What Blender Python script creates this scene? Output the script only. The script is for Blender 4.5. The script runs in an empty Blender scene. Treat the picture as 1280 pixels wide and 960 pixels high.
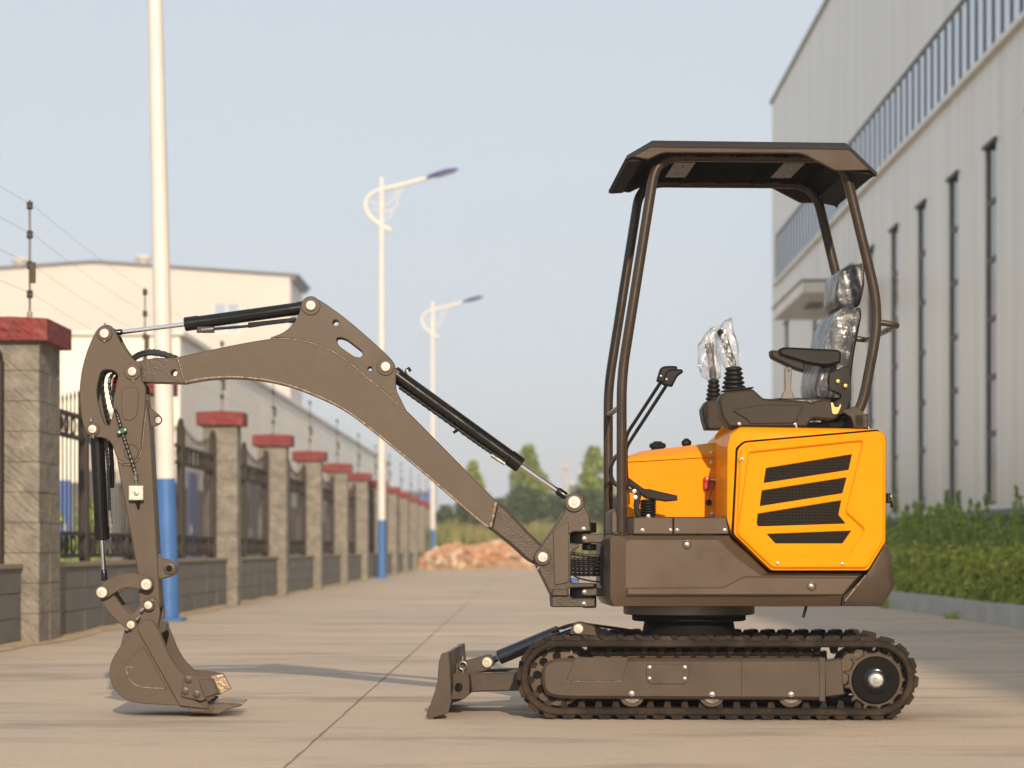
import bpy, bmesh, math, random
from mathutils import Vector, Matrix, noise
from mathutils.geometry import tessellate_polygon

R = math.radians
scene = bpy.context.scene
# ---------------------------------------------------------------- camera, sky, sun, exposure
F, HX, HY, CH = 3022.2, 660.0, 686.0, 0.68      # focal length in photo pixels, horizon point, eye height
cam_d = bpy.data.cameras.new('camera')
cam = bpy.data.objects.new('camera', cam_d)
scene.collection.objects.link(cam)
cam.location = (0, 0, CH)
cam.rotation_euler = (R(90), 0, 0)
cam_d.lens = 85
cam_d.sensor_width = 36
cam_d.shift_x = (640 - HX) / 1280
cam_d.shift_y = (HY - 480) / 1280
cam_d.clip_start = 0.1
cam_d.clip_end = 5000
cam_d.dof.use_dof = True
cam_d.dof.focus_distance = 9.75
cam_d.dof.aperture_fstop = 3.6
scene.camera = cam

SUN = Vector((0.36, -2.5, 1.0)).normalized()
world = bpy.data.worlds.new('World')
scene.world = world
world.use_nodes = True
wn = world.node_tree
bg = wn.nodes['Background']
sky = wn.nodes.new('ShaderNodeTexSky')
sky.sky_type = 'NISHITA'
sky.sun_disc = False
sky.sun_elevation = math.asin(SUN.z)
sky.sun_rotation = math.atan2(SUN.x, SUN.y)
sky.air_density = 1.0
sky.dust_density = 1.2
sky.ozone_density = 1.5
hs = wn.nodes.new('ShaderNodeHueSaturation')
hs.inputs['Saturation'].default_value = 0.5
wn.links.new(sky.outputs[0], hs.inputs['Color'])
hazy = wn.nodes.new('ShaderNodeMix')           # even pale haze veil over the whole dome
hazy.data_type = 'RGBA'
hazy.inputs[0].default_value = 0.75
hazy.inputs[7].default_value = (4.95, 5.45, 6.0, 1)
wn.links.new(hs.outputs[0], hazy.inputs[6])
wn.links.new(hazy.outputs[2], bg.inputs['Color'])
bg.inputs['Strength'].default_value = 0.102

sun_d = bpy.data.lights.new('sun', 'SUN')
sun_d.energy = 3.65
sun_d.angle = R(0.6)
sun_d.color = (1.0, 0.81, 0.60)
sun = bpy.data.objects.new('sun', sun_d)
scene.collection.objects.link(sun)
sun.rotation_euler = SUN.to_track_quat('Z', 'Y').to_euler()
sun.location = (5, -20, 20)

scene.view_settings.view_transform = 'Standard'
scene.view_settings.look = 'None'
scene.view_settings.gamma = 1
scene.view_settings.exposure = 0.38
HAZE = 0.0014
scene.render.engine = 'CYCLES'
scene.cycles.use_denoising = True

# ---------------------------------------------------------------- materials
def nodes_of(name):
    m = bpy.data.materials.new(name)
    m.use_nodes = True
    nt = m.node_tree
    return m, nt, nt.nodes['Principled BSDF']

def mat(name, col, rough=0.5, metal=0.0, var=0.0, vscale=4.0, bump=0.0, bscale=60.0, coat=0.0,
        spec=0.5, stretch=(1, 1, 1), dark=None, dscale=1.5, damt=0.0, rvar=0.12):
    """Base colour with soft noise variation, optional patches of a second colour, fine bump."""
    m, nt, b = nodes_of(name)
    L = nt.links
    tc = nt.nodes.new('ShaderNodeNewGeometry')
    mp = nt.nodes.new('ShaderNodeMapping')
    mp.inputs['Scale'].default_value = stretch
    L.new(tc.outputs['Position'], mp.inputs[0])
    c4 = (*col, 1)
    b.inputs['Base Color'].default_value = c4
    b.inputs['Roughness'].default_value = rough
    b.inputs['Metallic'].default_value = metal
    b.inputs['Specular IOR Level'].default_value = spec
    if coat:
        b.inputs['Coat Weight'].default_value = coat
        b.inputs['Coat Roughness'].default_value = 0.05
    out = None
    if var or damt:
        n = nt.nodes.new('ShaderNodeTexNoise')
        n.inputs['Scale'].default_value = vscale
        n.inputs['Detail'].default_value = 6
        n.inputs['Roughness'].default_value = 0.65
        L.new(mp.outputs[0], n.inputs[0])
        mr = nt.nodes.new('ShaderNodeMapRange')
        mr.inputs['From Min'].default_value = 0.3
        mr.inputs['From Max'].default_value = 0.7
        mr.inputs['To Min'].default_value = 1 - var
        mr.inputs['To Max'].default_value = 1 + var
        L.new(n.outputs[0], mr.inputs[0])
        mx = nt.nodes.new('ShaderNodeVectorMath')
        mx.operation = 'SCALE'
        mx.inputs[0].default_value = col
        L.new(mr.outputs[0], mx.inputs['Scale'])
        out = mx.outputs[0]
        r2 = nt.nodes.new('ShaderNodeMapRange')
        r2.inputs['From Min'].default_value = 0.3
        r2.inputs['From Max'].default_value = 0.7
        r2.inputs['To Min'].default_value = max(0.02, rough - rvar)
        r2.inputs['To Max'].default_value = min(1, rough + rvar)
        L.new(n.outputs[0], r2.inputs[0])
        L.new(r2.outputs[0], b.inputs['Roughness'])
        if damt and dark:
            n2 = nt.nodes.new('ShaderNodeTexNoise')
            n2.inputs['Scale'].default_value = dscale
            n2.inputs['Detail'].default_value = 7
            n2.inputs['Roughness'].default_value = 0.7
            L.new(mp.outputs[0], n2.inputs[0])
            m2 = nt.nodes.new('ShaderNodeMapRange')
            m2.inputs['From Min'].default_value = 0.48
            m2.inputs['From Max'].default_value = 0.68
            m2.inputs['To Max'].default_value = damt
            L.new(n2.outputs[0], m2.inputs[0])
            mix = nt.nodes.new('ShaderNodeMix')
            mix.data_type = 'RGBA'
            L.new(m2.outputs[0], mix.inputs[0])
            L.new(out, mix.inputs[6])
            mix.inputs[7].default_value = (*dark, 1)
            out = mix.outputs[2]
        L.new(out, b.inputs['Base Color'])
    if bump:
        n3 = nt.nodes.new('ShaderNodeTexNoise')
        n3.inputs['Scale'].default_value = bscale
        n3.inputs['Detail'].default_value = 5
        L.new(mp.outputs[0], n3.inputs[0])
        bp = nt.nodes.new('ShaderNodeBump')
        bp.inputs['Strength'].default_value = bump
        bp.inputs['Distance'].default_value = 0.01
        L.new(n3.outputs[0], bp.inputs['Height'])
        L.new(bp.outputs[0], b.inputs['Normal'])
    return m

def leaf_mat(name, col, col2, trans=0.35):
    m, nt, b = nodes_of(name)
    L = nt.links
    g = nt.nodes.new('ShaderNodeNewGeometry')
    mix = nt.nodes.new('ShaderNodeMix')
    mix.data_type = 'RGBA'
    L.new(g.outputs['Random Per Island'], mix.inputs[0])
    mix.inputs[6].default_value = (*col, 1)
    mix.inputs[7].default_value = (*col2, 1)
    L.new(mix.outputs[2], b.inputs['Base Color'])
    b.inputs['Roughness'].default_value = 0.55
    t = nt.nodes.new('ShaderNodeBsdfTranslucent')
    L.new(mix.outputs[2], t.inputs[0])
    ms = nt.nodes.new('ShaderNodeMixShader')
    ms.inputs[0].default_value = trans
    L.new(b.outputs[0], ms.inputs[1])
    L.new(t.outputs[0], ms.inputs[2])
    L.new(ms.outputs[0], nt.nodes['Material Output'].inputs[0])
    return m

M = {}
M['brown'] = mat('brown_paint', (0.092, 0.068, 0.049), 0.42, 0.0, 0.10, 3, 0.12, 260, spec=0.28, dark=(0.118, 0.090, 0.067), dscale=5, damt=0.5)
M['house'] = mat('satin_bronze_paint', (0.086, 0.057, 0.036), 0.36, 0.0, 0.06, 2.5, 0.06, 300, spec=0.4)
M['roofbrown'] = mat('bronze_roof_paint', (0.062, 0.040, 0.024), 0.45, 0.0, 0.25, 9, 0.10, 300, spec=0.2)
M['cast'] = mat('rough_cast_paint', (0.075, 0.056, 0.041), 0.38, 0.05, 0.15, 8, 0.16, 130, spec=0.35)
M['tubepaint'] = mat('tube_paint', (0.050, 0.035, 0.025), 0.28, 0.1, 0.06, 5, spec=0.4)
M['yellow'] = mat('yellow_paint', (0.86, 0.30, 0.002), 0.35, 0.0, 0.03, 1.5, 0.0, 30, coat=0.14, spec=0.05)
M['rubber'] = mat('track_rubber', (0.024, 0.018, 0.014), 0.7, 0, 0.25, 12, 0.3, 90, dark=(0.085, 0.058, 0.038), dscale=7, damt=0.6, spec=0.15)
M['blackrubber'] = mat('black_rubber', (0.012, 0.011, 0.0105), 0.45, 0, 0.1, 8, spec=0.3)
M['blackpaint'] = mat('black_gloss_paint', (0.007, 0.007, 0.0075), 0.2, 0, 0.05, 4, coat=0.2, spec=0.3)
M['blueblack'] = mat('blue_black_paint', (0.008, 0.010, 0.018), 0.25, 0, 0.05, 4, coat=0.3)
M['plastic'] = mat('console_plastic', (0.040, 0.031, 0.024), 0.45, 0, 0.08, 6, 0.25, 500, spec=0.22)
M['blackplastic'] = mat('black_plastic', (0.012, 0.0105, 0.0095), 0.45, 0, 0.06, 6, 0.15, 400, spec=0.2)
M['chrome'] = mat('chrome', (0.86, 0.86, 0.87), 0.09, 1.0)
M['zinc'] = mat('zinc_plate', (0.55, 0.53, 0.50), 0.28, 0.9, 0.1, 30)
M['pinsteel'] = mat('yellow_zinc_pin', (0.56, 0.52, 0.44), 0.40, 0.45, 0.15, 40)
M['bare'] = mat('worn_steel', (0.33, 0.25, 0.18), 0.40, 0.7, 0.25, 20, 0.3, 60)
M['weld'] = mat('weld_bead', (0.36, 0.29, 0.23), 0.36, 0.5, 0.3, 80, 0.6, 140)
M['hose'] = mat('hydraulic_hose', (0.014, 0.013, 0.013), 0.38, 0, 0.1, 20)
M['green'] = mat('green_clamp', (0.012, 0.10, 0.05), 0.45)
M['red'] = mat('red_switch', (0.45, 0.02, 0.03), 0.35)
M['gold'] = mat('gold_zinc', (0.45, 0.34, 0.12), 0.4, 0.6)
M['seat'] = mat('navy_seat_vinyl', (0.030, 0.035, 0.045), 0.33, 0, 0.2, 6, 0.3, 20)
M['greyplate'] = mat('galvanised_plate', (0.16, 0.145, 0.13), 0.5, 0.2, 0.1, 10)
M['ringsteel'] = mat('slew_ring_steel', (0.20, 0.17, 0.14), 0.42, 0.6, 0.3, 10, 0.2, 40)
M['gasket'] = mat('dark_gasket', (0.008, 0.007, 0.006), 0.7, spec=0.1)
M['greasy'] = mat('dusty_steel', (0.11, 0.08, 0.055), 0.65, 0.1, 0.3, 14, 0.5, 60)

# perforated grille: the dark of the small holes is painted into the colour
m, nt, b = nodes_of('perforated_mesh')
tc = nt.nodes.new('ShaderNodeTexCoord')
sp = nt.nodes.new('ShaderNodeSeparateXYZ')
nt.links.new(tc.outputs['Object'], sp.inputs[0])
def mth(op, a, bb=None, c=None):
    n = nt.nodes.new('ShaderNodeMath')
    n.operation = op
    for i, v in enumerate((a, bb, c)):
        if v is None: continue
        if isinstance(v, (int, float)): n.inputs[i].default_value = v
        else: nt.links.new(v, n.inputs[i])
    return n.outputs[0]
fx = mth('MULTIPLY', sp.outputs[0], 2 * math.pi / 0.0125)
fz = mth('MULTIPLY', sp.outputs[2], 2 * math.pi / 0.0125)
hole = mth('ADD', mth('COSINE', fx), mth('COSINE', fz))
hole2 = mth('GREATER_THAN', hole, 0.15)
mix = nt.nodes.new('ShaderNodeMix'); mix.data_type = 'RGBA'
nt.links.new(hole2, mix.inputs[0])
mix.inputs[6].default_value = (0.020, 0.015, 0.010, 1)
mix.inputs[7].default_value = (0.004, 0.0035, 0.003, 1)
nt.links.new(mix.outputs[2], b.inputs['Base Color'])
b.inputs['Roughness'].default_value = 0.6
b.inputs['Specular IOR Level'].default_value = 0.1
M['mesh'] = m

# wrinkled clear film
m, nt, b = nodes_of('clear_plastic_film')
L = nt.links
gl = nt.nodes.new('ShaderNodeBsdfGlossy'); gl.inputs['Roughness'].default_value = 0.12
df = nt.nodes.new('ShaderNodeBsdfDiffuse'); df.inputs['Color'].default_value = (0.75, 0.76, 0.78, 1)
tr = nt.nodes.new('ShaderNodeBsdfTransparent')
tc = nt.nodes.new('ShaderNodeTexCoord')
n1 = nt.nodes.new('ShaderNodeTexNoise'); n1.inputs['Scale'].default_value = 22; n1.inputs['Detail'].default_value = 4; n1.inputs['Distortion'].default_value = 1.5
mp = nt.nodes.new('ShaderNodeMapping'); mp.inputs['Scale'].default_value = (1, 1, 0.45)
L.new(tc.outputs['Object'], mp.inputs[0]); L.new(mp.outputs[0], n1.inputs[0])
bp = nt.nodes.new('ShaderNodeBump'); bp.inputs['Strength'].default_value = 1.0; bp.inputs['Distance'].default_value = 0.03
L.new(n1.outputs[0], bp.inputs['Height'])
L.new(bp.outputs[0], gl.inputs['Normal'])
m1 = nt.nodes.new('ShaderNodeMixShader'); m1.inputs[0].default_value = 0.35
L.new(gl.outputs[0], m1.inputs[1]); L.new(df.outputs[0], m1.inputs[2])
m2 = nt.nodes.new('ShaderNodeMixShader')
mr = nt.nodes.new('ShaderNodeMapRange')
mr.inputs['From Min'].default_value = 0.45; mr.inputs['From Max'].default_value = 0.66
mr.inputs['To Min'].default_value = 0.07; mr.inputs['To Max'].default_value = 0.42
L.new(n1.outputs[0], mr.inputs[0]); L.new(mr.outputs[0], m2.inputs[0])
L.new(tr.outputs[0], m2.inputs[1]); L.new(m1.outputs[0], m2.inputs[2])
L.new(m2.outputs[0], nt.nodes['Material Output'].inputs[0])
M['film'] = m
M['bag'] = m.copy(); M['bag'].name = 'clear_bag_film'
for n_ in M['bag'].node_tree.nodes:
    if n_.type == 'MAP_RANGE': n_.inputs['To Min'].default_value = 0.22; n_.inputs['To Max'].default_value = 0.72

# setting
m, nt, b = nodes_of('road_concrete')
L = nt.links
ge = nt.nodes.new('ShaderNodeNewGeometry')
def nz(scale, detail, st, rough=.65):
    mp = nt.nodes.new('ShaderNodeMapping'); mp.inputs['Scale'].default_value = st
    L.new(ge.outputs['Position'], mp.inputs[0])
    n = nt.nodes.new('ShaderNodeTexNoise'); n.inputs['Scale'].default_value = scale; n.inputs['Detail'].default_value = detail; n.inputs['Roughness'].default_value = rough
    L.new(mp.outputs[0], n.inputs[0]); return n.outputs[0]
def ramp(src, p0, p1, v0, v1):
    r_ = nt.nodes.new('ShaderNodeMapRange'); r_.inputs['From Min'].default_value = p0; r_.inputs['From Max'].default_value = p1
    r_.inputs['To Min'].default_value = v0; r_.inputs['To Max'].default_value = v1; L.new(src, r_.inputs[0]); return r_.outputs[0]
def mixc(f, a, bb):
    x = nt.nodes.new('ShaderNodeMix'); x.data_type = 'RGBA'
    for k, v in ((0, f), (6, a), (7, bb)):
        if isinstance(v, tuple): x.inputs[k].default_value = (*v, 1)
        else: L.new(v, x.inputs[k])
    return x.outputs[2]
base = mixc(ramp(nz(.35, 5, (1, .8, 1)), .35, .65, 0, 1), (0.57, 0.45, 0.335), (0.475, 0.40, 0.325))          # dusty / bare
stain = mixc(ramp(nz(1.1, 8, (.45, 1.3, 1), .72), .50, .66, 0, .85), base, (0.31, 0.258, 0.21))                # tyre-rubbed stains
scuff = mixc(ramp(nz(2.6, 9, (.35, 1.6, 1), .75), .60, .74, 0, .65), stain, (0.68, 0.575, 0.465))             # pale scuffs
spot = mixc(ramp(nz(9, 4, (1, 1, 1)), .70, .76, 0, .5), scuff, (0.25, 0.205, 0.165))
gr = nt.nodes.new('ShaderNodeVectorMath'); gr.operation = 'SCALE'
L.new(spot, gr.inputs[0]); L.new(ramp(nz(55, 3, (1, 1, 1)), .3, .7, .90, 1.10), gr.inputs['Scale'])
L.new(gr.outputs[0], b.inputs['Base Color'])
b.inputs['Roughness'].default_value = 0.85; b.inputs['Specular IOR Level'].default_value = 0.15
bp = nt.nodes.new('ShaderNodeBump'); bp.inputs['Strength'].default_value = 0.3; bp.inputs['Distance'].default_value = 0.01
L.new(nz(40, 6, (1, 1, 1)), bp.inputs['Height']); L.new(bp.outputs[0], b.inputs['Normal'])
M['concrete'] = m
M['joint'] = mat('joint_filler', (0.27, 0.22, 0.165), 0.9, 0, 0.3, 6)
M['soil'] = mat('dry_soil', (0.26, 0.20, 0.13), 0.95, 0, 0.25, 1.2, 0.5, 8)
M['dust'] = mat('sand_dust', (0.46, 0.34, 0.21), 0.95, 0, 0.3, 5, 0.4, 40)
M['kerb'] = mat('kerb_concrete', (0.42, 0.41, 0.375), 0.8, 0, 0.15, 3, 0.3, 40)
M['block'] = mat('split_block', (0.245, 0.222, 0.185), 0.9, 0, 0.3, 9, 1.0, 30, dark=(0.155, 0.145, 0.13), dscale=4, damt=0.7)
M['mortar'] = mat('mortar', (0.32, 0.255, 0.185), 0.95, 0, 0.2, 12, 0.5, 60)
M['capred'] = mat('red_cap_paint', (0.20, 0.028, 0.026), 0.7, 0, 0.3, 14, 1.0, 26, dark=(0.30, 0.10, 0.08), dscale=9, damt=0.6)
M['wallgrey'] = mat('grey_block', (0.165, 0.165, 0.158), 0.85, 0, 0.18, 4, 0.4, 40, dark=(0.22, 0.185, 0.145), dscale=2.5, damt=0.5)
M['fence'] = mat('dark_fence_iron', (0.034, 0.024, 0.018), 0.6, 0.3, 0.3, 9, 0.2, 60)
M['lampwhite'] = mat('lamp_white_paint', (0.72, 0.69, 0.645), 0.4, 0, 0.05, 3)
M['lampblue'] = mat('lamp_blue_paint', (0.055, 0.16, 0.42), 0.4, 0, 0.08, 3)
M['lampglass'] = mat('lamp_glass', (0.45, 0.45, 0.48), 0.2)
M['lamphead'] = mat('lamp_head_blue', (0.07, 0.075, 0.26), 0.35)
M['cream'] = mat('cream_cladding', (0.60, 0.54, 0.485), 0.4, 0, 0.05, 0.15, dark=(0.60, 0.47, 0.32), dscale=0.12, damt=0.35, stretch=(1, 1, 0.6))
M['white'] = mat('white_cladding', (0.88, 0.80, 0.69), 0.42, 0, 0.05, 0.2)
M['roofgrey'] = mat('roof_edge_grey', (0.20, 0.21, 0.22), 0.6)
M['factory'] = mat('factory_cladding', (0.50, 0.475, 0.42), 0.6, 0, 0.06, 0.35, dark=(0.40, 0.36, 0.30), dscale=0.6, damt=0.5, stretch=(1, 1, 0.08))
M['darkframe'] = mat('dark_window_frame', (0.055, 0.042, 0.035), 0.5, 0.2)
M['glass'] = mat('window_glass', (0.52, 0.57, 0.62), 0.10, 0.65, spec=1.0)
M['darkglass'] = mat('dark_window_glass', (0.05, 0.055, 0.05), 0.10, 0.0, spec=1.0)
M['bluetrim'] = mat('blue_trim', (0.13, 0.17, 0.25), 0.6, 0, 0.1, 1)
M['plinth'] = mat('grey_plinth', (0.14, 0.145, 0.15), 0.8, 0, 0.15, 1)
M['bluepanel'] = mat('blue_sheet', (0.05, 0.12, 0.36), 0.5, 0, 0.15, 0.6)
M['brick'] = mat('rubble_brick', (0.50, 0.26, 0.125), 0.9, 0, 0.35, 2.5, 0.4, 20, dark=(0.46, 0.36, 0.28), dscale=1.3, damt=0.8)
M['brick2'] = mat('rubble_brick_pale', (0.60, 0.46, 0.33), 0.9, 0, 0.3, 2.5, 0.4, 20)
M['bark'] = mat('bark', (0.10, 0.07, 0.045), 0.9, 0, 0.3, 10, 0.6, 30)
M['hedge'] = leaf_mat('hedge_leaf', (0.19, 0.28, 0.028), (0.60, 0.60, 0.08))
M['weed'] = leaf_mat('weed_leaf', (0.14, 0.27, 0.04), (0.58, 0.66, 0.14))
M['cypress'] = leaf_mat('poplar_leaf', (0.12, 0.20, 0.03), (0.46, 0.52, 0.09))
M['bush'] = leaf_mat('bush_leaf', (0.05, 0.09, 0.03), (0.13, 0.18, 0.06))
M['tallgrass'] = leaf_mat('tall_grass', (0.13, 0.20, 0.03), (0.55, 0.44, 0.18))
M['pole'] = mat('concrete_pole', (0.45, 0.43, 0.40), 0.8)
M['wire'] = mat('wire_steel', (0.22, 0.20, 0.18), 0.5, 0.5)
M['insul'] = mat('insulator', (0.045, 0.04, 0.038), 0.5)

# ---------------------------------------------------------------- mesh helpers
COL = scene.collection
class MB:
    """Collects vertices and faces of ONE mesh object."""
    def __init__(s): s.v = []; s.f = []
    def add(s, v, f):
        o = len(s.v); s.v += [tuple(p) for p in v]; s.f += [tuple(i + o for i in q) for q in f]; return s
    def box(s, x0, x1, y0, y1, z0, z1, b=0.0):
        return s.prism([(x0, z0), (x1, z0), (x1, z1), (x0, z1)], y0, y1, b=b)
    def prism(s, outer, y0, y1, holes=(), b=0.003):
        """Polygon in XZ (may have holes) extruded along Y with chamfered rims."""
        loops = [_ccw(outer, True)] + [_ccw(h, False) for h in holes]
        b = min(b, abs(y1 - y0) * 0.45)
        ins = [_inset(l, b) if b else l for l in loops]
        tris = tessellate_polygon([[Vector((x, z, 0)) for x, z in l] for l in ins])
        n = sum(len(l) for l in loops)
        V = []
        flat_in = [p for l in ins for p in l]; flat = [p for l in loops for p in l]
        if b:
            V += [(x, y0, z) for x, z in flat_in] + [(x, y0 + b, z) for x, z in flat] + [(x, y1 - b, z) for x, z in flat] + [(x, y1, z) for x, z in flat_in]
            k = 4
        else:
            V += [(x, y0, z) for x, z in flat] + [(x, y1, z) for x, z in flat]
            k = 2
        Fc = [tuple(t) for t in tris] + [tuple(i + (k - 1) * n for i in reversed(t)) for t in tris]
        o = 0
        for l in loops:
            m_ = len(l)
            for i in range(m_):
                j = (i + 1) % m_
                for r in range(k - 1):
                    Fc.append((o + i + r * n, o + i + (r + 1) * n, o + j + (r + 1) * n, o + j + r * n))
            o += m_
        return s.add(V, Fc)
    def loft(s, rings, caps=True):
        """rings: list of lists of 3D points with equal counts."""
        n = len(rings[0]); V = [p for r in rings for p in r]; Fc = []
        for k in range(len(rings) - 1):
            for i in range(n):
                j = (i + 1) % n
                Fc.append((k * n + i, k * n + j, (k + 1) * n + j, (k + 1) * n + i))
        if caps:
            for k in (0, len(rings) - 1):
                ax = rings[k]
                for t in tessellate_polygon([[Vector(p) for p in ax]]):
                    Fc.append(tuple(i + k * n for i in t))
        return s.add(V, Fc)
    def tube(s, pts, r, seg=10, caps=True, radii=None):
        pts = [Vector(p) for p in pts]; rings = []
        t0 = (pts[1] - pts[0]).normalized()
        up = Vector((0, 0, 1)) if abs(t0.z) < 0.9 else Vector((1, 0, 0))
        nrm = t0.cross(up).normalized()
        for i, p in enumerate(pts):
            t = (pts[min(i + 1, len(pts) - 1)] - pts[max(i - 1, 0)]).normalized()
            nrm = (nrm - t * nrm.dot(t)).normalized()
            bi = t.cross(nrm)
            rr = radii[i] if radii else r
            rings.append([p + (nrm * math.cos(2 * math.pi * k / seg) + bi * math.sin(2 * math.pi * k / seg)) * rr for k in range(seg)])
        return s.loft(rings, caps)
    def cyl(s, p0, p1, r0, r1=None, seg=20, b=0.0):
        p0 = Vector(p0); p1 = Vector(p1); r1 = r0 if r1 is None else r1
        if b:
            d = (p1 - p0).normalized() * b
            return s.tube([p0, p0 + d * 0.001, p0 + d, p1 - d, p1 - d * 0.001, p1], 0, seg, True, [r0 - b, r0 - b, r0, r1, r1 - b, r1 - b])
        return s.tube([p0, p1], 0, seg, True, [r0, r1])
    def lathe(s, p, axis, prof, seg=20):
        """prof: (distance along axis, radius)."""
        a = Vector(axis).normalized(); p = Vector(p)
        up = Vector((0, 0, 1)) if abs(a.z) < 0.9 else Vector((1, 0, 0))
        n = a.cross(up).normalized(); bi = a.cross(n)
        return s.loft([[p + a * d + (n * math.cos(2 * math.pi * k / seg) + bi * math.sin(2 * math.pi * k / seg)) * max(rr, 1e-4) for k in range(seg)] for d, rr in prof])
    def mesh(s, name, angle=35):
        me = bpy.data.meshes.new(name)
        me.from_pydata(s.v, [], s.f)
        bm = bmesh.new(); bm.from_mesh(me)
        bmesh.ops.recalc_face_normals(bm, faces=bm.faces)
        bm.to_mesh(me); bm.free()
        me.shade_smooth()
        me.set_sharp_from_angle(angle=R(angle))
        return me

def _ccw(l, want):
    l = [(p[0], p[1]) for p in l]
    a = sum(l[i][0] * l[(i + 1) % len(l)][1] - l[(i + 1) % len(l)][0] * l[i][1] for i in range(len(l)))
    return l if (a > 0) == want else l[::-1]
def _inset(l, b):
    out = []; n = len(l)
    for i in range(n):
        p, q, r = Vector(l[i - 1]), Vector(l[i]), Vector(l[(i + 1) % n])
        d1 = (q - p).normalized(); d2 = (r - q).normalized()
        n1 = Vector((-d1.y, d1.x)); n2 = Vector((-d2.y, d2.x))
        m_ = n1 + n2
        if m_.length < 1e-6: m_ = n1
        m_.normalize()
        q2 = q + m_ * (b / max(0.5, m_.dot(n1)))
        out.append((q2.x, q2.y))
    return out
def rnd(pts, r=0.0, n=5):
    """Fillet the corners of a polygon; a point may carry its own radius as third item."""
    out = []; N = len(pts)
    for i in range(N):
        p = Vector(pts[i - 1][:2]); q = Vector(pts[i][:2]); t = Vector(pts[(i + 1) % N][:2])
        rr = pts[i][2] if len(pts[i]) > 2 else r
        if rr <= 0: out.append((q.x, q.y)); continue
        a = min(rr, (p - q).length * 0.48); c = min(rr, (t - q).length * 0.48)
        A = q + (p - q).normalized() * a; C = q + (t - q).normalized() * c
        for k in range(n + 1):
            u = k / n
            w = A * (1 - u) ** 2 + q * 2 * u * (1 - u) + C * u * u
            out.append((w.x, w.y))
    return out
def circ(x, z, r, n=20):
    return [(x + r * math.cos(2 * math.pi * k / n), z + r * math.sin(2 * math.pi * k / n)) for k in range(n)]
def bez(pts, n=8):
    """Smooth Catmull-Rom path through points."""
    P = [Vector(p) for p in pts]; out = []
    for i in range(len(P) - 1):
        a = P[max(i - 1, 0)]; b_ = P[i]; c = P[i + 1]; d = P[min(i + 2, len(P) - 1)]
        for k in range(n):
            t = k / n
            out.append(0.5 * ((2 * b_) + (c - a) * t + (2 * a - 5 * b_ + 4 * c - d) * t * t + (3 * b_ - a - 3 * c + d) * t ** 3))
    out.append(P[-1]); return out
def bend(pts, r, n=6):
    """Polyline with filleted corners (bent tube)."""
    P = [Vector(p) for p in pts]; out = [P[0]]
    for i in range(1, len(P) - 1):
        a, q, c = P[i - 1], P[i], P[i + 1]
        ra = min(r, (a - q).length * 0.45); rc = min(r, (c - q).length * 0.45)
        A = q + (a - q).normalized() * ra; C = q + (c - q).normalized() * rc
        for k in range(n + 1):
            u = k / n; out.append(A * (1 - u) ** 2 + q * 2 * u * (1 - u) + C * u * u)
    out.append(P[-1]); return out

def link(name, data, parent=None, loc=None, rot=None, material=None):
    o = bpy.data.objects.new(name, data); COL.objects.link(o)
    if parent: o.parent = parent
    if loc is not None: o.location = loc
    if rot is not None: o.rotation_euler = rot
    if material is not None and data is not None and not data.materials: data.materials.append(material)
    return o
def obj(name, mb, material, parent=None, loc=None, rot=None, angle=35):
    return link(name, mb.mesh(name, angle), parent, loc, rot, material)
def tag(o, label, cat, group=None):
    o['label'] = label; o['category'] = cat
    if group: o['group'] = group
    return o
def struct(o): o['kind'] = 'structure'; return o
def stuff(o): o['kind'] = 'stuff'; return o
def empty(name, loc=(0, 0, 0), rz=0.0):
    o = bpy.data.objects.new(name, None); COL.objects.link(o); o.location = loc; o.rotation_euler = (0, 0, rz)
    o.empty_display_size = 0.2; return o
def at(u, v, Y):
    """Photo pixel on the plane at distance Y."""
    return Vector(((u - HX) * Y / F, Y, CH - (v - HY) * Y / F))
ORD = ['first', 'second', 'third', 'fourth', 'fifth', 'sixth', 'seventh', 'eighth', 'ninth', 'tenth', 'eleventh', 'twelfth', 'thirteenth', 'fourteenth', 'fifteenth']
M['rooftop'] = mat('dark_roof_panel', (0.045, 0.043, 0.045), 0.85, 0, 0.08, 5, spec=0.03)
M['under'] = mat('dimmed_brown_paint', (0.072, 0.053, 0.038), 0.42, 0.0, 0.14, 4, 0.12, 260, spec=0.28, dark=(0.10, 0.075, 0.054), dscale=5, damt=0.5)  # brown paint copied darker, for the lower light on the undercarriage
M['liner'] = mat('shaded_roof_liner', (0.012, 0.011, 0.010), 1.0, 0, 0.1, 6, spec=0.0)  # black puts the shade under the canopy roof into the colour
M['rubblecore'] = mat('rubble_fines', (0.34, 0.22, 0.13), 0.95, 0, 0.4, 6, 0.5, 12)

# hewn face: slanting chisel strokes on blocks and caps
for key in ('block', 'capred'):
    nt = M[key].node_tree
    n_ = [n for n in nt.nodes if n.type == 'BUMP'][0].inputs['Height'].links[0].from_node
    ge = nt.nodes.new('ShaderNodeNewGeometry'); mp = nt.nodes.new('ShaderNodeMapping'); mp.vector_type = 'TEXTURE'
    mp.inputs['Rotation'].default_value = (R(35), R(40), 0); mp.inputs['Scale'].default_value = (3.5, 1.0, 0.8)
    nt.links.new(ge.outputs['Position'], mp.inputs[0]); nt.links.new(mp.outputs[0], n_.inputs[0])
    n_.inputs['Scale'].default_value = 30; n_.inputs['Detail'].default_value = 3
    bp = [n for n in nt.nodes if n.type == 'BUMP'][0]; bp.inputs['Strength'].default_value = 1.0; bp.inputs['Distance'].default_value = 0.03

# ================================================================ SETTING
rg = random.Random(7)
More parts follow.
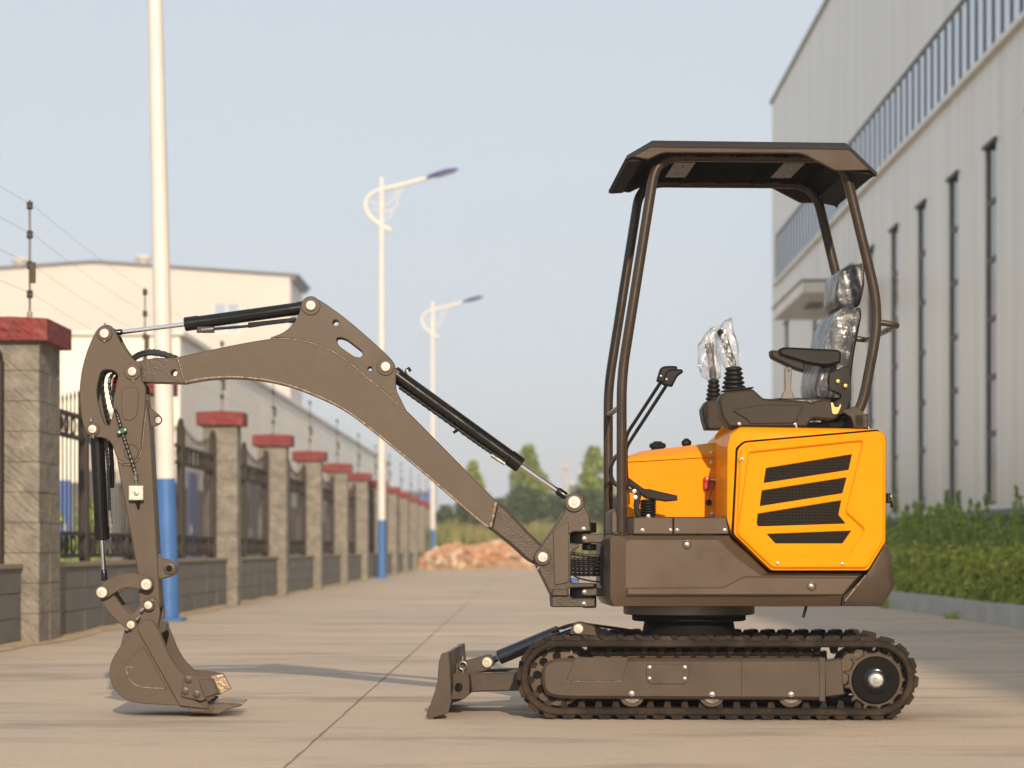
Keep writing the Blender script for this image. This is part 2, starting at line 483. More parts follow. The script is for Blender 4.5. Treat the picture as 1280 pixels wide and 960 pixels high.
# ---- ground, road slabs, bed, kerb
g = MB(); g.add([(-400, -150, -0.05), (400, -150, -0.05), (400, 600, -0.05), (-400, 600, -0.05)], [(0, 1, 2, 3)])
struct(obj('ground', g, M['soil']))
g = MB(); g.add([(-3.80, -14, -0.03), (4.25, -14, -0.03), (4.25, 86, -0.03), (-3.80, 86, -0.03)], [(0, 1, 2, 3)])
road = struct(obj('road', g, M['joint']))
JX, KX = -0.757, 4.17
slabs = {}
for key, x0, x1 in (('l', -3.60, JX - 0.002), ('r', JX + 0.002, KX)):
    s_ = MB().box(x0, x1, 0.003, 5.997, -0.12, 0.0, b=0.003)
    slabs[key] = s_.mesh('slab')
y = -16.8
while y < 80:
    for key in 'lr':
        link('slab', slabs[key], road, (0, y, rg.uniform(-0.0015, 0.0015)), None, M['concrete'])
    y += 6.0
# thin wandering crack of crumbled filler along the middle joint
s_ = MB(); k = 0; yy = 1.0
while yy < 40:
    w = 0.0015 + 0.006 * max(0, noise.noise((yy * 2.3, 3, 1))) + 0.002 * rg.random(); c = JX + 0.006 * noise.noise((yy * 3.1, 8, 2)) + rg.uniform(-.002, .002)
    s_.v += [(c - w, yy, 0.0025), (c + w, yy, 0.0025)]
    if k: s_.f.append((2 * k - 2, 2 * k - 1, 2 * k + 1, 2 * k))
    k += 1; yy += 0.06 + 0.002 * yy
struct(obj('joint_filler', s_, M['joint'], road))
# sand blown against the wall foot
s_ = MB(); n = 150
for k in range(n):
    yy = 9 + k * 0.5
    w = 0.03 + 0.14 * max(0, noise.noise((yy * 0.9, 1.3, 0)) + 0.35) + rg.uniform(0, 0.05)
    h = 0.008 + 0.025 * max(0, noise.noise((yy * 0.8, 7, 0)) + 0.3)
    s_.v += [(-3.625, yy, h), (-3.56 + w * 0.3, yy, h * 0.55 + 0.004), (-3.58 + w, yy, 0.003)]
    if k:
        a = (k - 1) * 3
        s_.f += [(a, a + 1, a + 4, a + 3), (a + 1, a + 2, a + 5, a + 4)]
stuff(tag(obj('sand', s_, M['dust']), 'pale sand blown along the foot of the grey fence wall', 'sand'))
# planting bed and kerb stones
struct(obj('planting_bed', MB().box(4.30, 7.48, -10, 74, -0.04, 0.11), M['soil']))
kerb_me = MB().box(4.172, 4.31, 0.004, 0.996, -0.06, 0.185, b=0.014).mesh('kerb_stone')
kerb = struct(obj('kerb', MB().box(4.19, 4.29, -10, 76, -0.05, 0.16), M['mortar']))
for k in range(86):
    link('kerb_stone', kerb_me, kerb, (rg.uniform(-.003, .003), -10 + k, rg.uniform(-.003, .003)), None, M['kerb'])

# ---- fence pillars of split blocks, with red caps
def rough_block(lx, ly, lz, amp, seed, n=4):
    """Box with hewn faces: every face a small grid pushed in and out."""
    rr = random.Random(seed); bm = bmesh.new()
    bmesh.ops.create_cube(bm, size=1)
    bmesh.ops.subdivide_edges(bm, edges=bm.edges[:], cuts=n - 1, use_grid_fill=True)
    for v in bm.verts:
        c = v.co.copy()
        inner = [abs(abs(c[i]) - 0.5) > 1e-4 for i in range(3)]
        v.co = Vector((c.x * lx, c.y * ly, c.z * lz))
        d = rr.uniform(-0.3, 1.0) * amp if sum(inner) >= 2 else -amp * 0.4
        for i in range(3):
            if not inner[i]: v.co[i] += math.copysign(d, c[i])
    me = bpy.data.meshes.new('block'); bm.to_mesh(me); bm.free()
    return me
PX0, PX1, PD, PDX, PH, PSP, PY0 = -3.91, -3.49, 0.40, 0.78, 2.17, 5.886, 17.27
NC = 10
def depth_of(k): return PDX if k == 1 else PD           # one pillar is a double-depth pier
bset = {}
for dd in (PD, PDX / 2):
    bset[dd] = ([rough_block(PX1 - PX0 - 0.012, dd - 0.012, PH / NC - 0.013, 0.009, k) for k in range(4)],
                [rough_block(PX1 - PX0 + 0.13, dd + (0.13 if dd == PD else 0.065), 0.145, 0.012, 20 + k, 6) for k in range(2)])
    for cmesh in bset[dd][1]:
        for v in cmesh.vertices:                 # caps are weathered: top crowned
            if v.co.z > 0.05: v.co.z += 0.014 * (1 - abs(v.co.x) / 0.3)
core_me = {d: MB().box(PX0 + 0.014, PX1 - 0.014, 0.014, d - 0.014, 0, PH, b=0).mesh('mortar_core') for d in (PD, PDX)}
N_P = 14
ycol = [PY0 + PSP * (k - 1) for k in range(N_P)]        # the first stands beside the camera's left edge
for k, yp in enumerate(ycol):
    word = ORD[N_P - 1 - k]
    D = depth_of(k); nq = 2 if k == 1 else 1
    bl4, cp2 = bset[D / nq]
    p = empty('fence_pillar', (0, yp, 0))
    tag(p, ('grey split-block fence pillar with red cap, %s counted from the brick rubble heap' if k != 1 else 'double-depth grey split-block fence pillar with two-piece red cap, %s from the rubble heap') % word, 'pillar', 'red-capped pillars along the roadside fence')
    link('mortar_core', core_me[D], p, None, None, M['mortar'])
    for c in range(NC):
        for q in range(nq):
            link('block', bl4[rg.randrange(4)], p, ((PX0 + PX1) / 2 + rg.uniform(-.003, .003), D * (q + .5) / nq, PH * (c + 0.5) / NC), (0, math.pi * rg.randrange(2), 0), M['block'])
    for q in range(nq):
        off = 0 if nq == 1 else (q - 0.5) * (D / 2 + 0.07)
        link('cap_block', cp2[q], p, ((PX0 + PX1) / 2, D * 0.5 + off, PH + 0.0725), None, M['capred'])

# ---- low block walls and iron fence panels between the pillars
FX = -3.78
cache = {}
def bay(WL):
    """Meshes of one wall and fence bay of length WL."""
    if WL in cache: return cache[WL]
    d = {}
    d['block'] = MB().box(-3.90, -3.62, 0.005, WL / 6 - 0.005, 0.005, 0.178, b=0.006).mesh('block')
    d['core'] = MB().box(-3.89, -3.632, 0.0, WL, 0, 0.54).mesh('mortar_core')
    d['coping'] = MB().box(-3.91, -3.605, 0.0, WL, 0.541, 0.572, b=0.006).mesh('coping')
    d['post'] = MB().box(FX - .04, FX + .04, 0, 0.08, 0.573, 2.02, b=0.006).lathe((FX, 0.04, 2.015), (0, 0, 1), [(0, .03), (.015, .034), (.05, .036), (.08, .02), (.09, .0)], 10).mesh('post')
    d['rail'] = MB().box(FX - .015, FX + .015, 0.085, WL / 2 - 0.045, -0.018, 0.018).mesh('rail')
    bars = MB(); rings = MB(); half = WL / 2 - 0.13; nb = 14
    for hside in range(2):
        y0 = 0.085 + hside * (WL / 2 - 0.04)
        for k in range(nb):
            yy = y0 + (k + 0.7) * half / nb; wv = 0.05 * math.cos(2 * math.pi * (k + 0.5) / nb)
            bars.box(FX - .005, FX + .005, yy - 0.005, yy + 0.005, 0.60, 1.91 + wv)
            bars.lathe((FX, yy, 1.90 + wv), (0, 0, 1), [(0, .007), (.04, .011), (.09, .001)], 5)
        for k in range(8):
            yy = y0 + (k + 0.5) * half / 8
            for zz in (0.715, 1.70):
                rings.tube([(FX, yy + 0.075 * math.cos(a * math.pi / 6), zz + 0.075 * math.sin(a * math.pi / 6)) for a in range(13)], 0.010, 5, False)
    d['bars'] = bars.mesh('bars'); d['rings'] = rings.mesh('scroll_rings')
    cache[WL] = d; return d
for k in range(N_P - 1):
    WL = round(PSP - depth_of(k), 4); d = bay(WL)
    yb = ycol[k] + depth_of(k)
    lab = 'between %s and %s pillars from the rubble heap' % (ORD[N_P - 2 - k], ORD[N_P - 1 - k])
    w = empty('low_wall', (0, yb, 0)); tag(w, 'low grey block wall ' + lab, 'wall', 'low wall bays below the iron fence')
    link('mortar_core', d['core'], w, None, None, M['mortar'])
    link('coping', d['coping'], w, None, None, M['mortar'])
    for r_ in range(3):
        for c in range(6):
            link('block', d['block'], w, (rg.uniform(-.003, .003), c * WL / 6, 0.005 + r_ * 0.179), None, M['wallgrey'])
    f = empty('iron_fence', (0, yb, 0)); tag(f, 'dark ring-scroll iron railing ' + lab, 'fence', 'iron railings on the low wall')
    for yy in (0.0, WL / 2 - 0.04, WL - 0.08):
        link('post', d['post'], f, (0, yy, 0), None, M['fence'])
    for zz in (0.625, 0.805, 1.61, 1.79):
        for hside in range(2):
            link('rail', d['rail'], f, (0, hside * (WL / 2 - 0.04), zz), None, M['fence'])
    stuff(link('bars', d['bars'], f, None, None, M['fence'])); stuff(link('scroll_rings', d['rings'], f, None, None, M['fence']))

# ---- electric fence rods on the pillars, with wires
def rodx(k): return 0.10 if k == 1 else 0.0
WZ = (2.52, 2.73, 2.95, 3.16)
rod_me = MB().cyl((-3.70, 0.20, 2.32), (-3.70, 0.20, 3.20), 0.009, 0.008, 8).mesh('rod')
foot_me = MB().lathe((-3.70, 0.20, 2.322), (0, 0, 1), [(0, .05), (.012, .05), (.02, .02), (.07, .018), (.075, .0)], 10).mesh('rod_foot')
ins_me = MB().lathe((0, 0, -0.03), (0, 0, 1), [(0, .014), (.01, .026), (.03, .02), (.05, .026), (.06, .014)], 8).mesh('insulator')
clamp_me = MB().box(-0.02, 0.02, -0.02, 0.02, -0.09, 0.06, b=.004).mesh('rusty_clamp')
for k, yp in enumerate(ycol):
    e = empty('electric_fence_rod', (rodx(k), yp, 0))
    tag(e, 'thin insulator rod on the red cap of the %s pillar from the brick rubble heap' % ORD[N_P - 1 - k], 'rod', 'electric fence rods on the pillars')
    link('rod', rod_me, e, None, None, M['wire']); link('rod_foot', foot_me, e, None, None, M['bare'])
    for z in WZ: link('insulator', ins_me, e, (-3.70, 0.20, z), None, M['insul'])
    link('rusty_clamp', clamp_me, e, (-3.68, 0.20, 2.69), None, M['bark'])
for z, word in zip(WZ, ('lowest', 'second lowest', 'second highest', 'highest')):
    pts = []
    for k in range(N_P - 1):
        for q in range(6):
            t = q / 6
            pts.append((-3.675 + rodx(k) * (1 - t) + rodx(k + 1) * t, ycol[k] + 0.20 + t * PSP, z - 0.10 * t * (1 - t)))
    pts.append((-3.675, ycol[-1] + 0.20, z))
    tag(obj('fence_wire', MB().tube(pts, 0.0014, 4), M['wire']), 'thin steel wire strung on the insulator rods, %s of the four' % word, 'wire', 'electric fence wires')

# ---- street lamps
def street_lamp(x, y, tilt, label):
    l = empty('street_lamp', (x, y, 0)); l.rotation_euler = (0, tilt, 0)
    tag(l, label, 'street lamp', 'street lamps along the fence')
    def rad(z): return 0.098 - 0.044 * z / 9.2
    obj('base_flange', MB().box(-0.15, 0.15, -0.15, 0.15, 0, 0.028, b=.006), M['lampblue'], l)
    obj('blue_pole_foot', MB().cyl((0, 0, 0.031), (0, 0, 1.34), rad(0), rad(1.34), 24), M['lampblue'], l)
    obj('pole', MB().cyl((0, 0, 1.341), (0, 0, 9.15), rad(1.34) + .001, rad(9.15), 24), M['lampwhite'], l)
    obj('pole_cap', MB().lathe((0, 0, 9.151), (0, 0, 1), [(0, .058), (.03, .055), (.06, .03), (.07, 0)], 12), M['lampwhite'], l)
    path = [(0.22, 0, 7.98), (-0.04, 0, 8.12), (-0.26, 0, 8.30), (-0.37, 0, 8.55), (-0.28, 0, 8.78), (-0.05, 0, 8.91), (0.45, 0, 9.03), (1.05, 0, 9.19)]
    arm = obj('arm', MB().tube(bez(path, 6), 0.050, 10), M['lampwhite'], l)
    sc_ = MB()
    sc_.tube(bez([(0.62, 0, 9.06), (0.42, 0, 8.88), (0.36, 0, 8.66), (0.30, 0, 8.50), (0.10, 0, 8.42), (-0.2, 0, 8.48)], 6), 0.018, 6)
    sc_.tube(bez([(0.34, 0, 8.98), (0.30, 0, 8.80), (0.18, 0, 8.62), (0.02, 0, 8.56), (-0.25, 0, 8.66)], 6), 0.014, 6)
    sc_.tube(bez([(0.24, 0, 8.48), (0.20, 0, 8.30), (0.0, 0, 8.22)], 6), 0.014, 6)
    obj('scroll', sc_, M['lampwhite'], arm)
    # lamp head: flattened boat hull along the arm
    rings_ = []
    ax = Vector((0.74, 0, 0.21)); up = Vector((-0.27, 0, 0.96))
    for t, w, h in ((0, .05, .05), (.12, .09, .07), (.35, .14, .09), (.65, .15, .09), (.88, .10, .06), (1, .03, .02)):
        c = Vector((1.03, 0, 9.18)) + ax * t
        rings_.append([c + Vector((0, math.cos(a) * w, 0)) + up * (max(math.sin(a), -0.15) * h) for a in [2 * math.pi * q / 14 for q in range(14)]])
    hd = obj('lamp_head', MB().loft(rings_), M['lamphead'], l)
    rings_ = []
    for t, w in ((.30, .04), (.4, .10), (.7, .11), (.88, .05)):
        c = Vector((1.03, 0, 9.18)) + ax * t - up * 0.016
        rings_.append([c + Vector((0, math.cos(a) * w, 0)) + up * (min(math.sin(a), 0.0) * .04) for a in [2 * math.pi * q / 12 for q in range(12)]])
    obj('lens', MB().loft(rings_), M['lampglass'], hd)
street_lamp(-3.39, 22.83, R(-1.27), 'slightly leaning white street lamp with blue foot, farthest of three from the brick rubble heap')
street_lamp(-3.36, 55.5, 0, 'upright white street lamp with blue foot, second of three from the brick rubble heap')
street_lamp(-3.29, 83.5, 0, 'white street lamp with blue foot standing beside the brick rubble heap')

# ---- cream factory hall with gable and the long white shed before it
def X_(u, Y): return (u - HX) * Y / F
def Z_(v, Y): return CH - (v - HY) * Y / F
hall = tag(empty('factory_hall', (-25.1, 140, 0)), 'tall cream gabled hall with roof vents behind the long white shed', 'building')
xr, xp, zl, zp = X_(363, 140) + 25.1, 0.0, Z_(345, 140), Z_(328, 140)
wn0, wn1 = X_(266, 140) + 25.1, X_(300, 140) + 25.1
obj('wall', MB().prism([(-xr, 0), (xr, 0), (xr, zl), (xp, zp), (-xr, zl)], 0, 7.4, holes=[[(wn0, 13.2), (wn1, 13.2), (wn1, 14.95), (wn0, 14.95)]], b=0), M['cream'], hall)
rf = obj('roof', MB().prism([(-xr - .5, zl + .01), (xp, zp + .02), (xr + .5, zl + .01), (xr + .5, zl + .10), (xp, zp + .12), (-xr - .5, zl + .10)], -.3, 7.8, b=0.02), M['roofgrey'], hall)
for du in (175, 20):
    xx = X_(du, 140) + 25.1; zz = zl + (zp - zl) * (1 - abs(xx) / xr) + 0.2
    obj('roof_vent', MB().lathe((xx, 1.2, zz), (0, 0, 1), [(-.1, .32), (.18, .32), (.19, .42), (.36, .5), (.52, .42), (.6, .1)], 16), M['cream'], rf)
w_ = obj('window', MB().prism([(wn0, 13.2), (wn1, 13.2), (wn1, 14.95), (wn0, 14.95)], .04, .14, holes=[[(wn0 + .08, 13.3), ((wn0 + wn1) / 2 - .05, 13.3), ((wn0 + wn1) / 2 - .05, 14.85), (wn0 + .08, 14.85)], [((wn0 + wn1) / 2 + .05, 13.3), (wn1 - .08, 13.3), (wn1 - .08, 14.85), ((wn0 + wn1) / 2 + .05, 14.85)]], b=.005), M['lampwhite'], hall)
obj('pane', MB().box(wn0 + .06, (wn0 + wn1) / 2, .09, .11, 13.25, 14.9), M['glass'], w_)
obj('pane', MB().box((wn0 + wn1) / 2 + .001, wn1 - .06, .09, .11, 13.25, 14.9), M['glass'], w_)
obj('eave_gutter', MB().box(xr + .01, xr + .30, -.2, 7.7, zl - .22, zl - .02, b=.03), M['roofgrey'], hall)

shed = tag(empty('long_shed', (-7.2, 50, 0)), 'long low white shed with blue doors running behind the iron fence', 'building')
zs = Z_(420, 50)
seg = 76 / 10
for k in range(10):
    obj('wall_panel', MB().box(-0.2, 0, 0.2 + k * seg, 0.2 + (k + 1) * seg - 0.03, 0, zs, b=.01), M['white'], shed)
for k in range(4):
    obj('wall_panel', MB().box(-0.21 - (k + 1) * 3.2 + 0.03, -0.21 - k * 3.2, 0, 0.2, 0, zs, b=.01), M['white'], shed)
obj('wall_panel', MB().box(-0.205, 0, 0, 0.195, 0, zs, b=.01), M['white'], shed)
obj('back_wall', MB().box(-13.2, -13.0, 0.21, 76, 0, zs - .02), M['white'], shed)
obj('end_wall', MB().box(-12.99, -0.21, 75.8, 76, 0, zs - .02), M['white'], shed)
obj('roof', MB().box(-13.25, 0.10, -0.10, 76.1, zs + .001, zs + .10, b=.02), M['lampwhite'], shed)
obj('dado', MB().box(-13.0, -0.02, -0.03, -0.001, 0.0, 2.05), M['plinth'], shed)
obj('dado', MB().box(0.001, 0.03, 0.02, 75.9, 0.0, 1.95), M['plinth'], shed)
def door(x0, x1, z1, side, mm):
    d = MB()
    if side: d.box(0.003, 0.05, x0, x1, 0.02, z1, b=.01)
    else: d.box(x0, x1, -0.05, -0.003, 0.02, z1, b=.01)
    dd = obj('door', d, mm, shed)
    h = MB()
    if side: h.box(0.051, 0.09, x0 + .08, x0 + .12, 1.0, 1.2)
    else: h.box(x1 - .12, x1 - .08, -0.09, -0.051, 1.0, 1.2)
    obj('handle', h, M['zinc'], dd)
for a, b_, z1, sd, mm in ((-1.0, -0.35, 2.1, 0, 'bluepanel'), (-2.1, -1.3, 2.3, 0, 'plinth'), (-2.9, -2.25, 2.1, 0, 'bluepanel'), (-3.9, -3.1, 2.3, 0, 'plinth'),
                          (1.0, 2.4, 2.3, 1, 'bluepanel'), (4.0, 7.0, 2.4, 1, 'plinth'), (9, 10.5, 2.3, 1, 'bluepanel'), (12, 18, 2.4, 1, 'plinth')):
    door(a, b_, z1, sd, M[mm])
for y0 in (20, 27, 34, 41, 48):
    w_ = obj('window', MB().box(0.002, 0.05, y0, y0 + 3, 1.6, 2.7, b=.01), M['lampwhite'], shed)
    obj('pane', MB().box(0.051, 0.06, y0 + .1, y0 + 2.9, 1.7, 2.6), M['darkglass'], w_)

# ---- small far building with blue wall, seen past the end of the fence
fs = tag(empty('blue_shed', (-6.4, 150, 0)), 'small far blue-walled shed with dark roof past the fence end', 'shed')
obj('wall', MB().box(-1.1, 0.1, 0, 4, 0, 4.1), M['bluepanel'], fs)
obj('tall_wall', MB().prism([(0.12, 0), (0.55, 0), (0.55, 4.9), (0.12, 4.2)], 0, 4, b=.01), M['bluepanel'], fs)
obj('roof', MB().prism([(-1.5, 4.11), (0.115, 4.11), (0.115, 4.26), (-1.5, 4.35)], -.2, 4.2, b=.01), M['roofgrey'], fs)

# ---- grey factory with strip windows on the right
WX = 7.5
fac = tag(empty('factory_building', (WX, -40, 0)), 'large grey clad factory with tall slit windows and a high window strip', 'building')
Y0, Y1 = -40.0, 74.3
wy = [39.2 + 3.434 * k for k in list(range(-22, 8)) + [9]]
WW = 0.98
m, nt, b = nodes_of('ribbed_factory_cladding')
L = nt.links
ge = nt.nodes.new('ShaderNodeNewGeometry')
sx = nt.nodes.new('ShaderNodeSeparateXYZ'); L.new(ge.outputs['Position'], sx.inputs[0])
mp = nt.nodes.new('ShaderNodeMapping'); mp.inputs['Scale'].default_value = (1, 1, 0.05); L.new(ge.outputs['Position'], mp.inputs[0])
n1 = nt.nodes.new('ShaderNodeTexNoise'); n1.inputs['Scale'].default_value = 1.6; n1.inputs['Detail'].default_value = 7; L.new(mp.outputs[0], n1.inputs[0])
cr = nt.nodes.new('ShaderNodeValToRGB')
cr.color_ramp.elements[0].position = 0.30; cr.color_ramp.elements[0].color = (0.70, 0.64, 0.54, 1)
cr.color_ramp.elements[1].position = 0.62; cr.color_ramp.elements[1].color = (0.86, 0.815, 0.71, 1)
L.new(n1.outputs[0], cr.inputs[0]); L.new(cr.outputs[0], b.inputs['Base Color'])
b.inputs['Roughness'].default_value = 0.33
ma = nt.nodes.new('ShaderNodeMath'); ma.operation = 'MULTIPLY'; ma.inputs[1].default_value = 2 * math.pi / 0.30; L.new(sx.outputs[1], ma.inputs[0])
sn = nt.nodes.new('ShaderNodeMath'); sn.operation = 'SINE'; L.new(ma.outputs[0], sn.inputs[0])
bp = nt.nodes.new('ShaderNodeBump'); bp.inputs['Strength'].default_value = 0.16; bp.inputs['Distance'].default_value = 0.02
L.new(sn.outputs[0], bp.inputs['Height']); L.new(bp.outputs[0], b.inputs['Normal'])
M['ribbed'] = m
ZW0, ZW1, ZS0, ZS1, ZT = 1.40, 7.28, 8.82, 10.18, 14.35
def fpanel(ya, yb, za, zb, t=0.2):
    if yb - ya > 0.02: obj('wall_panel', MB().box(0, t, ya - Y0 + .0012, yb - Y0 - .0012, za + .001, zb - .001, b=.0015), M['ribbed'], fac)
edges = [Y0] + [v for w in wy for v in (w - WW / 2, w + WW / 2)] + [Y1]
for k in range(0, len(edges), 2): fpanel(edges[k], edges[k + 1], ZW0, ZW1)
bays = [Y0] + [w + 1.717 for w in wy[:-1]] + [Y1]
bays = sorted(bays)
for k in range(len(bays) - 1):
    fpanel(bays[k], bays[k + 1], ZW1, ZS0 - .1)
    fpanel(bays[k], bays[k + 1], 1.31, ZW0)
    fpanel(bays[k], bays[k + 1], ZS1, ZT)
obj('core', MB().box(0.26, 18, 0, Y1 - Y0, 0, ZT - .05), M['darkframe'], fac)
obj('end_panel', MB().box(0.205, 18, -0.12, -0.01, 0, ZT), M['ribbed'], fac)
obj('end_panel', MB().box(0.205, 18, Y1 - Y0 + .01, Y1 - Y0 + .12, 0, ZT), M['ribbed'], fac)
obj('roof_coping', MB().box(-.06, 18.1, -.15, Y1 - Y0 + .16, ZT + .001, ZT + .12, b=.01), M['kerb'], fac)
obj('blue_ledge', MB().box(-.10, .22, -.1, Y1 - Y0 + .1, 1.19, 1.305, b=.01), M['bluetrim'], fac)
for k in range(6):
    obj('plinth_course', MB().box(-.02, .2, 0, Y1 - Y0, 0.02 + k * .195, 0.205 + k * .195, b=.01), M['plinth'], fac)
for w in wy:
    a, c = w - WW / 2 - Y0, w + WW / 2 - Y0
    zs_ = [ZW0, 2.55, 3.47, 4.42, 5.38, 6.32, ZW1]
    wf = obj('window', MB().prism([(a + .002, ZW0 + .002), (c - .002, ZW0 + .002), (c - .002, ZW1 - .002), (a + .002, ZW1 - .002)], .035, .075,
             holes=[[(a + .07, zs_[q] + .045), (c - .07, zs_[q] + .045), (c - .07, zs_[q + 1] - .045), (a + .07, zs_[q + 1] - .045)] for q in range(6)], b=0), M['darkframe'], fac)
    for v in wf.data.vertices: v.co = (v.co.y, v.co.x, v.co.z)
    wf.data.flip_normals()
    pane = MB().box(.055, .065, a + .06, c - .06, 0, 1).mesh('pane')
    for q in range(6):
        o = link('pane', pane, wf, (0, 0, zs_[q] + .04), None, M['darkglass']); o.scale = (1, 1, zs_[q + 1] - zs_[q] - .08)
    obj('window_hood', MB().box(-.05, .03, a - .05, c + .05, ZW1 - .06, ZW1 - .003, b=.005), M['darkframe'], fac)
ya, yb = Y0 + .3, 73.3
nst = int((yb - ya) / .74); dy = (yb - ya) / nst
sw = obj('strip_window', MB().box(.02, .24, ya - Y0, yb - Y0, ZS1 - .09, ZS1 - .005).box(.02, .24, ya - Y0, yb - Y0, ZS0 - .09, ZS0), M['darkframe'], fac)
obj('strip_sill', MB().box(-.10, .19, ya - Y0, yb - Y0, ZS0 - .19, ZS0 - .095, b=.01), M['ribbed'], fac)
fpanel(Y0, ya, ZS0 - .1, ZS1); fpanel(yb, Y1, ZS0 - .1, ZS1)
mul = MB().box(.006, .04, -.04, .04, ZS0 + .002, ZS1 - .092).mesh('mullion'); pn = MB().box(.026, .045, .002, dy - .002, ZS0 + .004, ZS1 - .094).mesh('pane')
for k in range(nst + 1):
    link('mullion', mul, sw, (0, ya - Y0 + k * dy, 0), None, M['darkframe'])
    if k < nst: link('pane', pn, sw, (0, ya - Y0 + k * dy, 0), None, M['glass'])
# entrance canopy
cn = obj('entrance_canopy', MB().box(-1.27, -.005, 54.9 - Y0, 61.6 - Y0, 6.50, 6.76, b=.02), M['ribbed'], fac)
obj('downlight', MB().box(-.85, -.45, 57.2 - Y0, 58.4 - Y0, 6.46, 6.499, b=.005), M['greyplate'], cn)
obj('canopy_flashing', MB().box(-1.30, -.004, 54.88 - Y0, 61.62 - Y0, 6.761, 6.80, b=.005), M['darkframe'], cn)

# ================================================================ VEGETATION
def leaves(name, pts, size, seed, asp=1.8, up=0.0):
    """One mesh of small bent leaf quads at the given points (point, outward direction)."""
    rr = random.Random(seed); V = []; Fc = []
    for p, d in pts:
        s = size * rr.uniform(.6, 1.4)
        n_ = (Vector(d) + Vector((rr.gauss(0, .7), rr.gauss(0, .7), rr.gauss(0, .7) + up))).normalized()
        t = n_.cross(Vector((rr.gauss(0, 1), rr.gauss(0, 1), rr.gauss(0, 1)))).normalized()
        bt = n_.cross(t)
        p = Vector(p); o = len(V)
        V += [p - t * s * asp * .5, p + bt * s * .5 + n_ * s * .12, p + t * s * asp * .5, p - bt * s * .5 + n_ * s * .12]
        Fc += [(o, o + 1, o + 2, o + 3)]
    me = bpy.data.meshes.new(name); me.from_pydata(V, [], Fc); return me

# clipped hedge along the kerb
rr = random.Random(3); pts = []
def hedge_pts(y0, y1, n):
    for _ in range(n):
        yy = rr.uniform(y0, y1)
        def top_(x): return 0.60 + 0.16 * noise.noise((yy * 1.7, x * 2.1, 0)) + 0.13 * noise.noise((yy * 6, x * 6, 5))
        k = rr.random()
        if k < .55:
            z = rr.uniform(.12, .62); fx_ = 4.47 + 0.10 * noise.noise((yy * 2.4, 9, z * 2.4)) + 0.09 * noise.noise((yy * 7, 3, z * 7)) + .05 * (z - .3)
            if z < top_(fx_): pts.append(((fx_ + abs(rr.gauss(0, .05)), yy, z), (-.6, -1, .5)))
        elif k < .92:
            x = rr.uniform(4.45, 5.2); pts.append(((x, yy, top_(x) - abs(rr.gauss(0, .05)) + .02), (-.2, -.4, 1)))
        else: pts.append(((rr.uniform(4.55, 5.1), yy, rr.uniform(.2, .5)), (-.5, -.5, .3)))
hedge_pts(11, 31, 34000); n_near = len(pts)
hg = empty('hedge', (4.8, 17, 0.1)); tag(hg, 'low clipped yellow-green hedge along the kerb by the factory', 'hedge')
me = leaves('foliage', [((p[0] - 4.8, p[1] - 17, p[2] - .1), d) for p, d in pts], 0.043, 5)
stuff(link('foliage', me, hg, None, None, M['hedge']))
pts = []; hedge_pts(31, 66, 20000)
me = leaves('foliage', [((p[0] - 4.8, p[1] - 17, p[2] - .1), d) for p, d in pts], 0.055, 6)
stuff(link('foliage', me, hg, None, None, M['hedge']))
obj('branch_core', MB().box(-.18, .25, -5.9, 48.8, -.01, .36), M['bark'], hg)

# feathery upright weeds between hedge and factory
def weed_mesh(seed):
    rr = random.Random(seed); P = []; st = MB()
    for s_ in range(rr.randint(9, 12)):
        h = rr.uniform(.42, 1.0); a = rr.uniform(0, 6.28); lean = rr.uniform(.0, .12)
        bx_, by_ = rr.gauss(0, .15), rr.gauss(0, .15)
        tip = Vector((bx_ + math.cos(a) * lean, by_ + math.sin(a) * lean, h)); base = Vector((bx_ * .5, by_ * .5, 0))
        mid = base.lerp(tip, .5) + Vector((bx_ * .15, by_ * .15, .0))
        path = bez([base, mid, tip], 4); st.tube(path, .004, 4)
        for q in range(95):
            t = .12 + .88 * rr.random() ** .8
            c = path[min(int(t * 8), 7)].lerp(path[min(int(t * 8) + 1, 8)], (t * 8) % 1)
            rad_ = .036 * (1.05 - t) ** .6 + .006
            aa = rr.uniform(0, 6.28); d = Vector((math.cos(aa), math.sin(aa), .9))
            P.append((c + d * rad_ * rr.random(), Vector((math.cos(aa), math.sin(aa), .2))))
    return leaves('foliage', P, .019, seed + 50, 3.0, .2), st.mesh('stems')
wm = [weed_mesh(k) for k in range(4)]
rr = random.Random(17); spots = []
for k in range(112):
    yy = 21.0 + 42 * (k / 112) ** 1.4 + rr.uniform(-.3, .3)
    xx = rr.uniform(4.95, 6.4)
    h = rr.uniform(.95, 1.42) if yy > 25.0 else rr.uniform(.6, 1.0)
    spots.append((xx, yy, h))
spots.sort(key=lambda s_: s_[1])
for k, (xx, yy, h) in enumerate(spots):
    w = empty('weed_plant', (xx, yy, 0.10), rr.uniform(0, 6.28)); w.scale = (h * 1.15, h * 1.15, h)
    tag(w, 'feathery upright green weed growing between the clipped hedge and the grey factory', 'plant', 'upright weeds behind the hedge')
    f_, s_ = wm[k % 4]
    stuff(link('foliage', f_, w, None, None, M['weed'])); link('stems', s_, w, None, None, M['weed'])

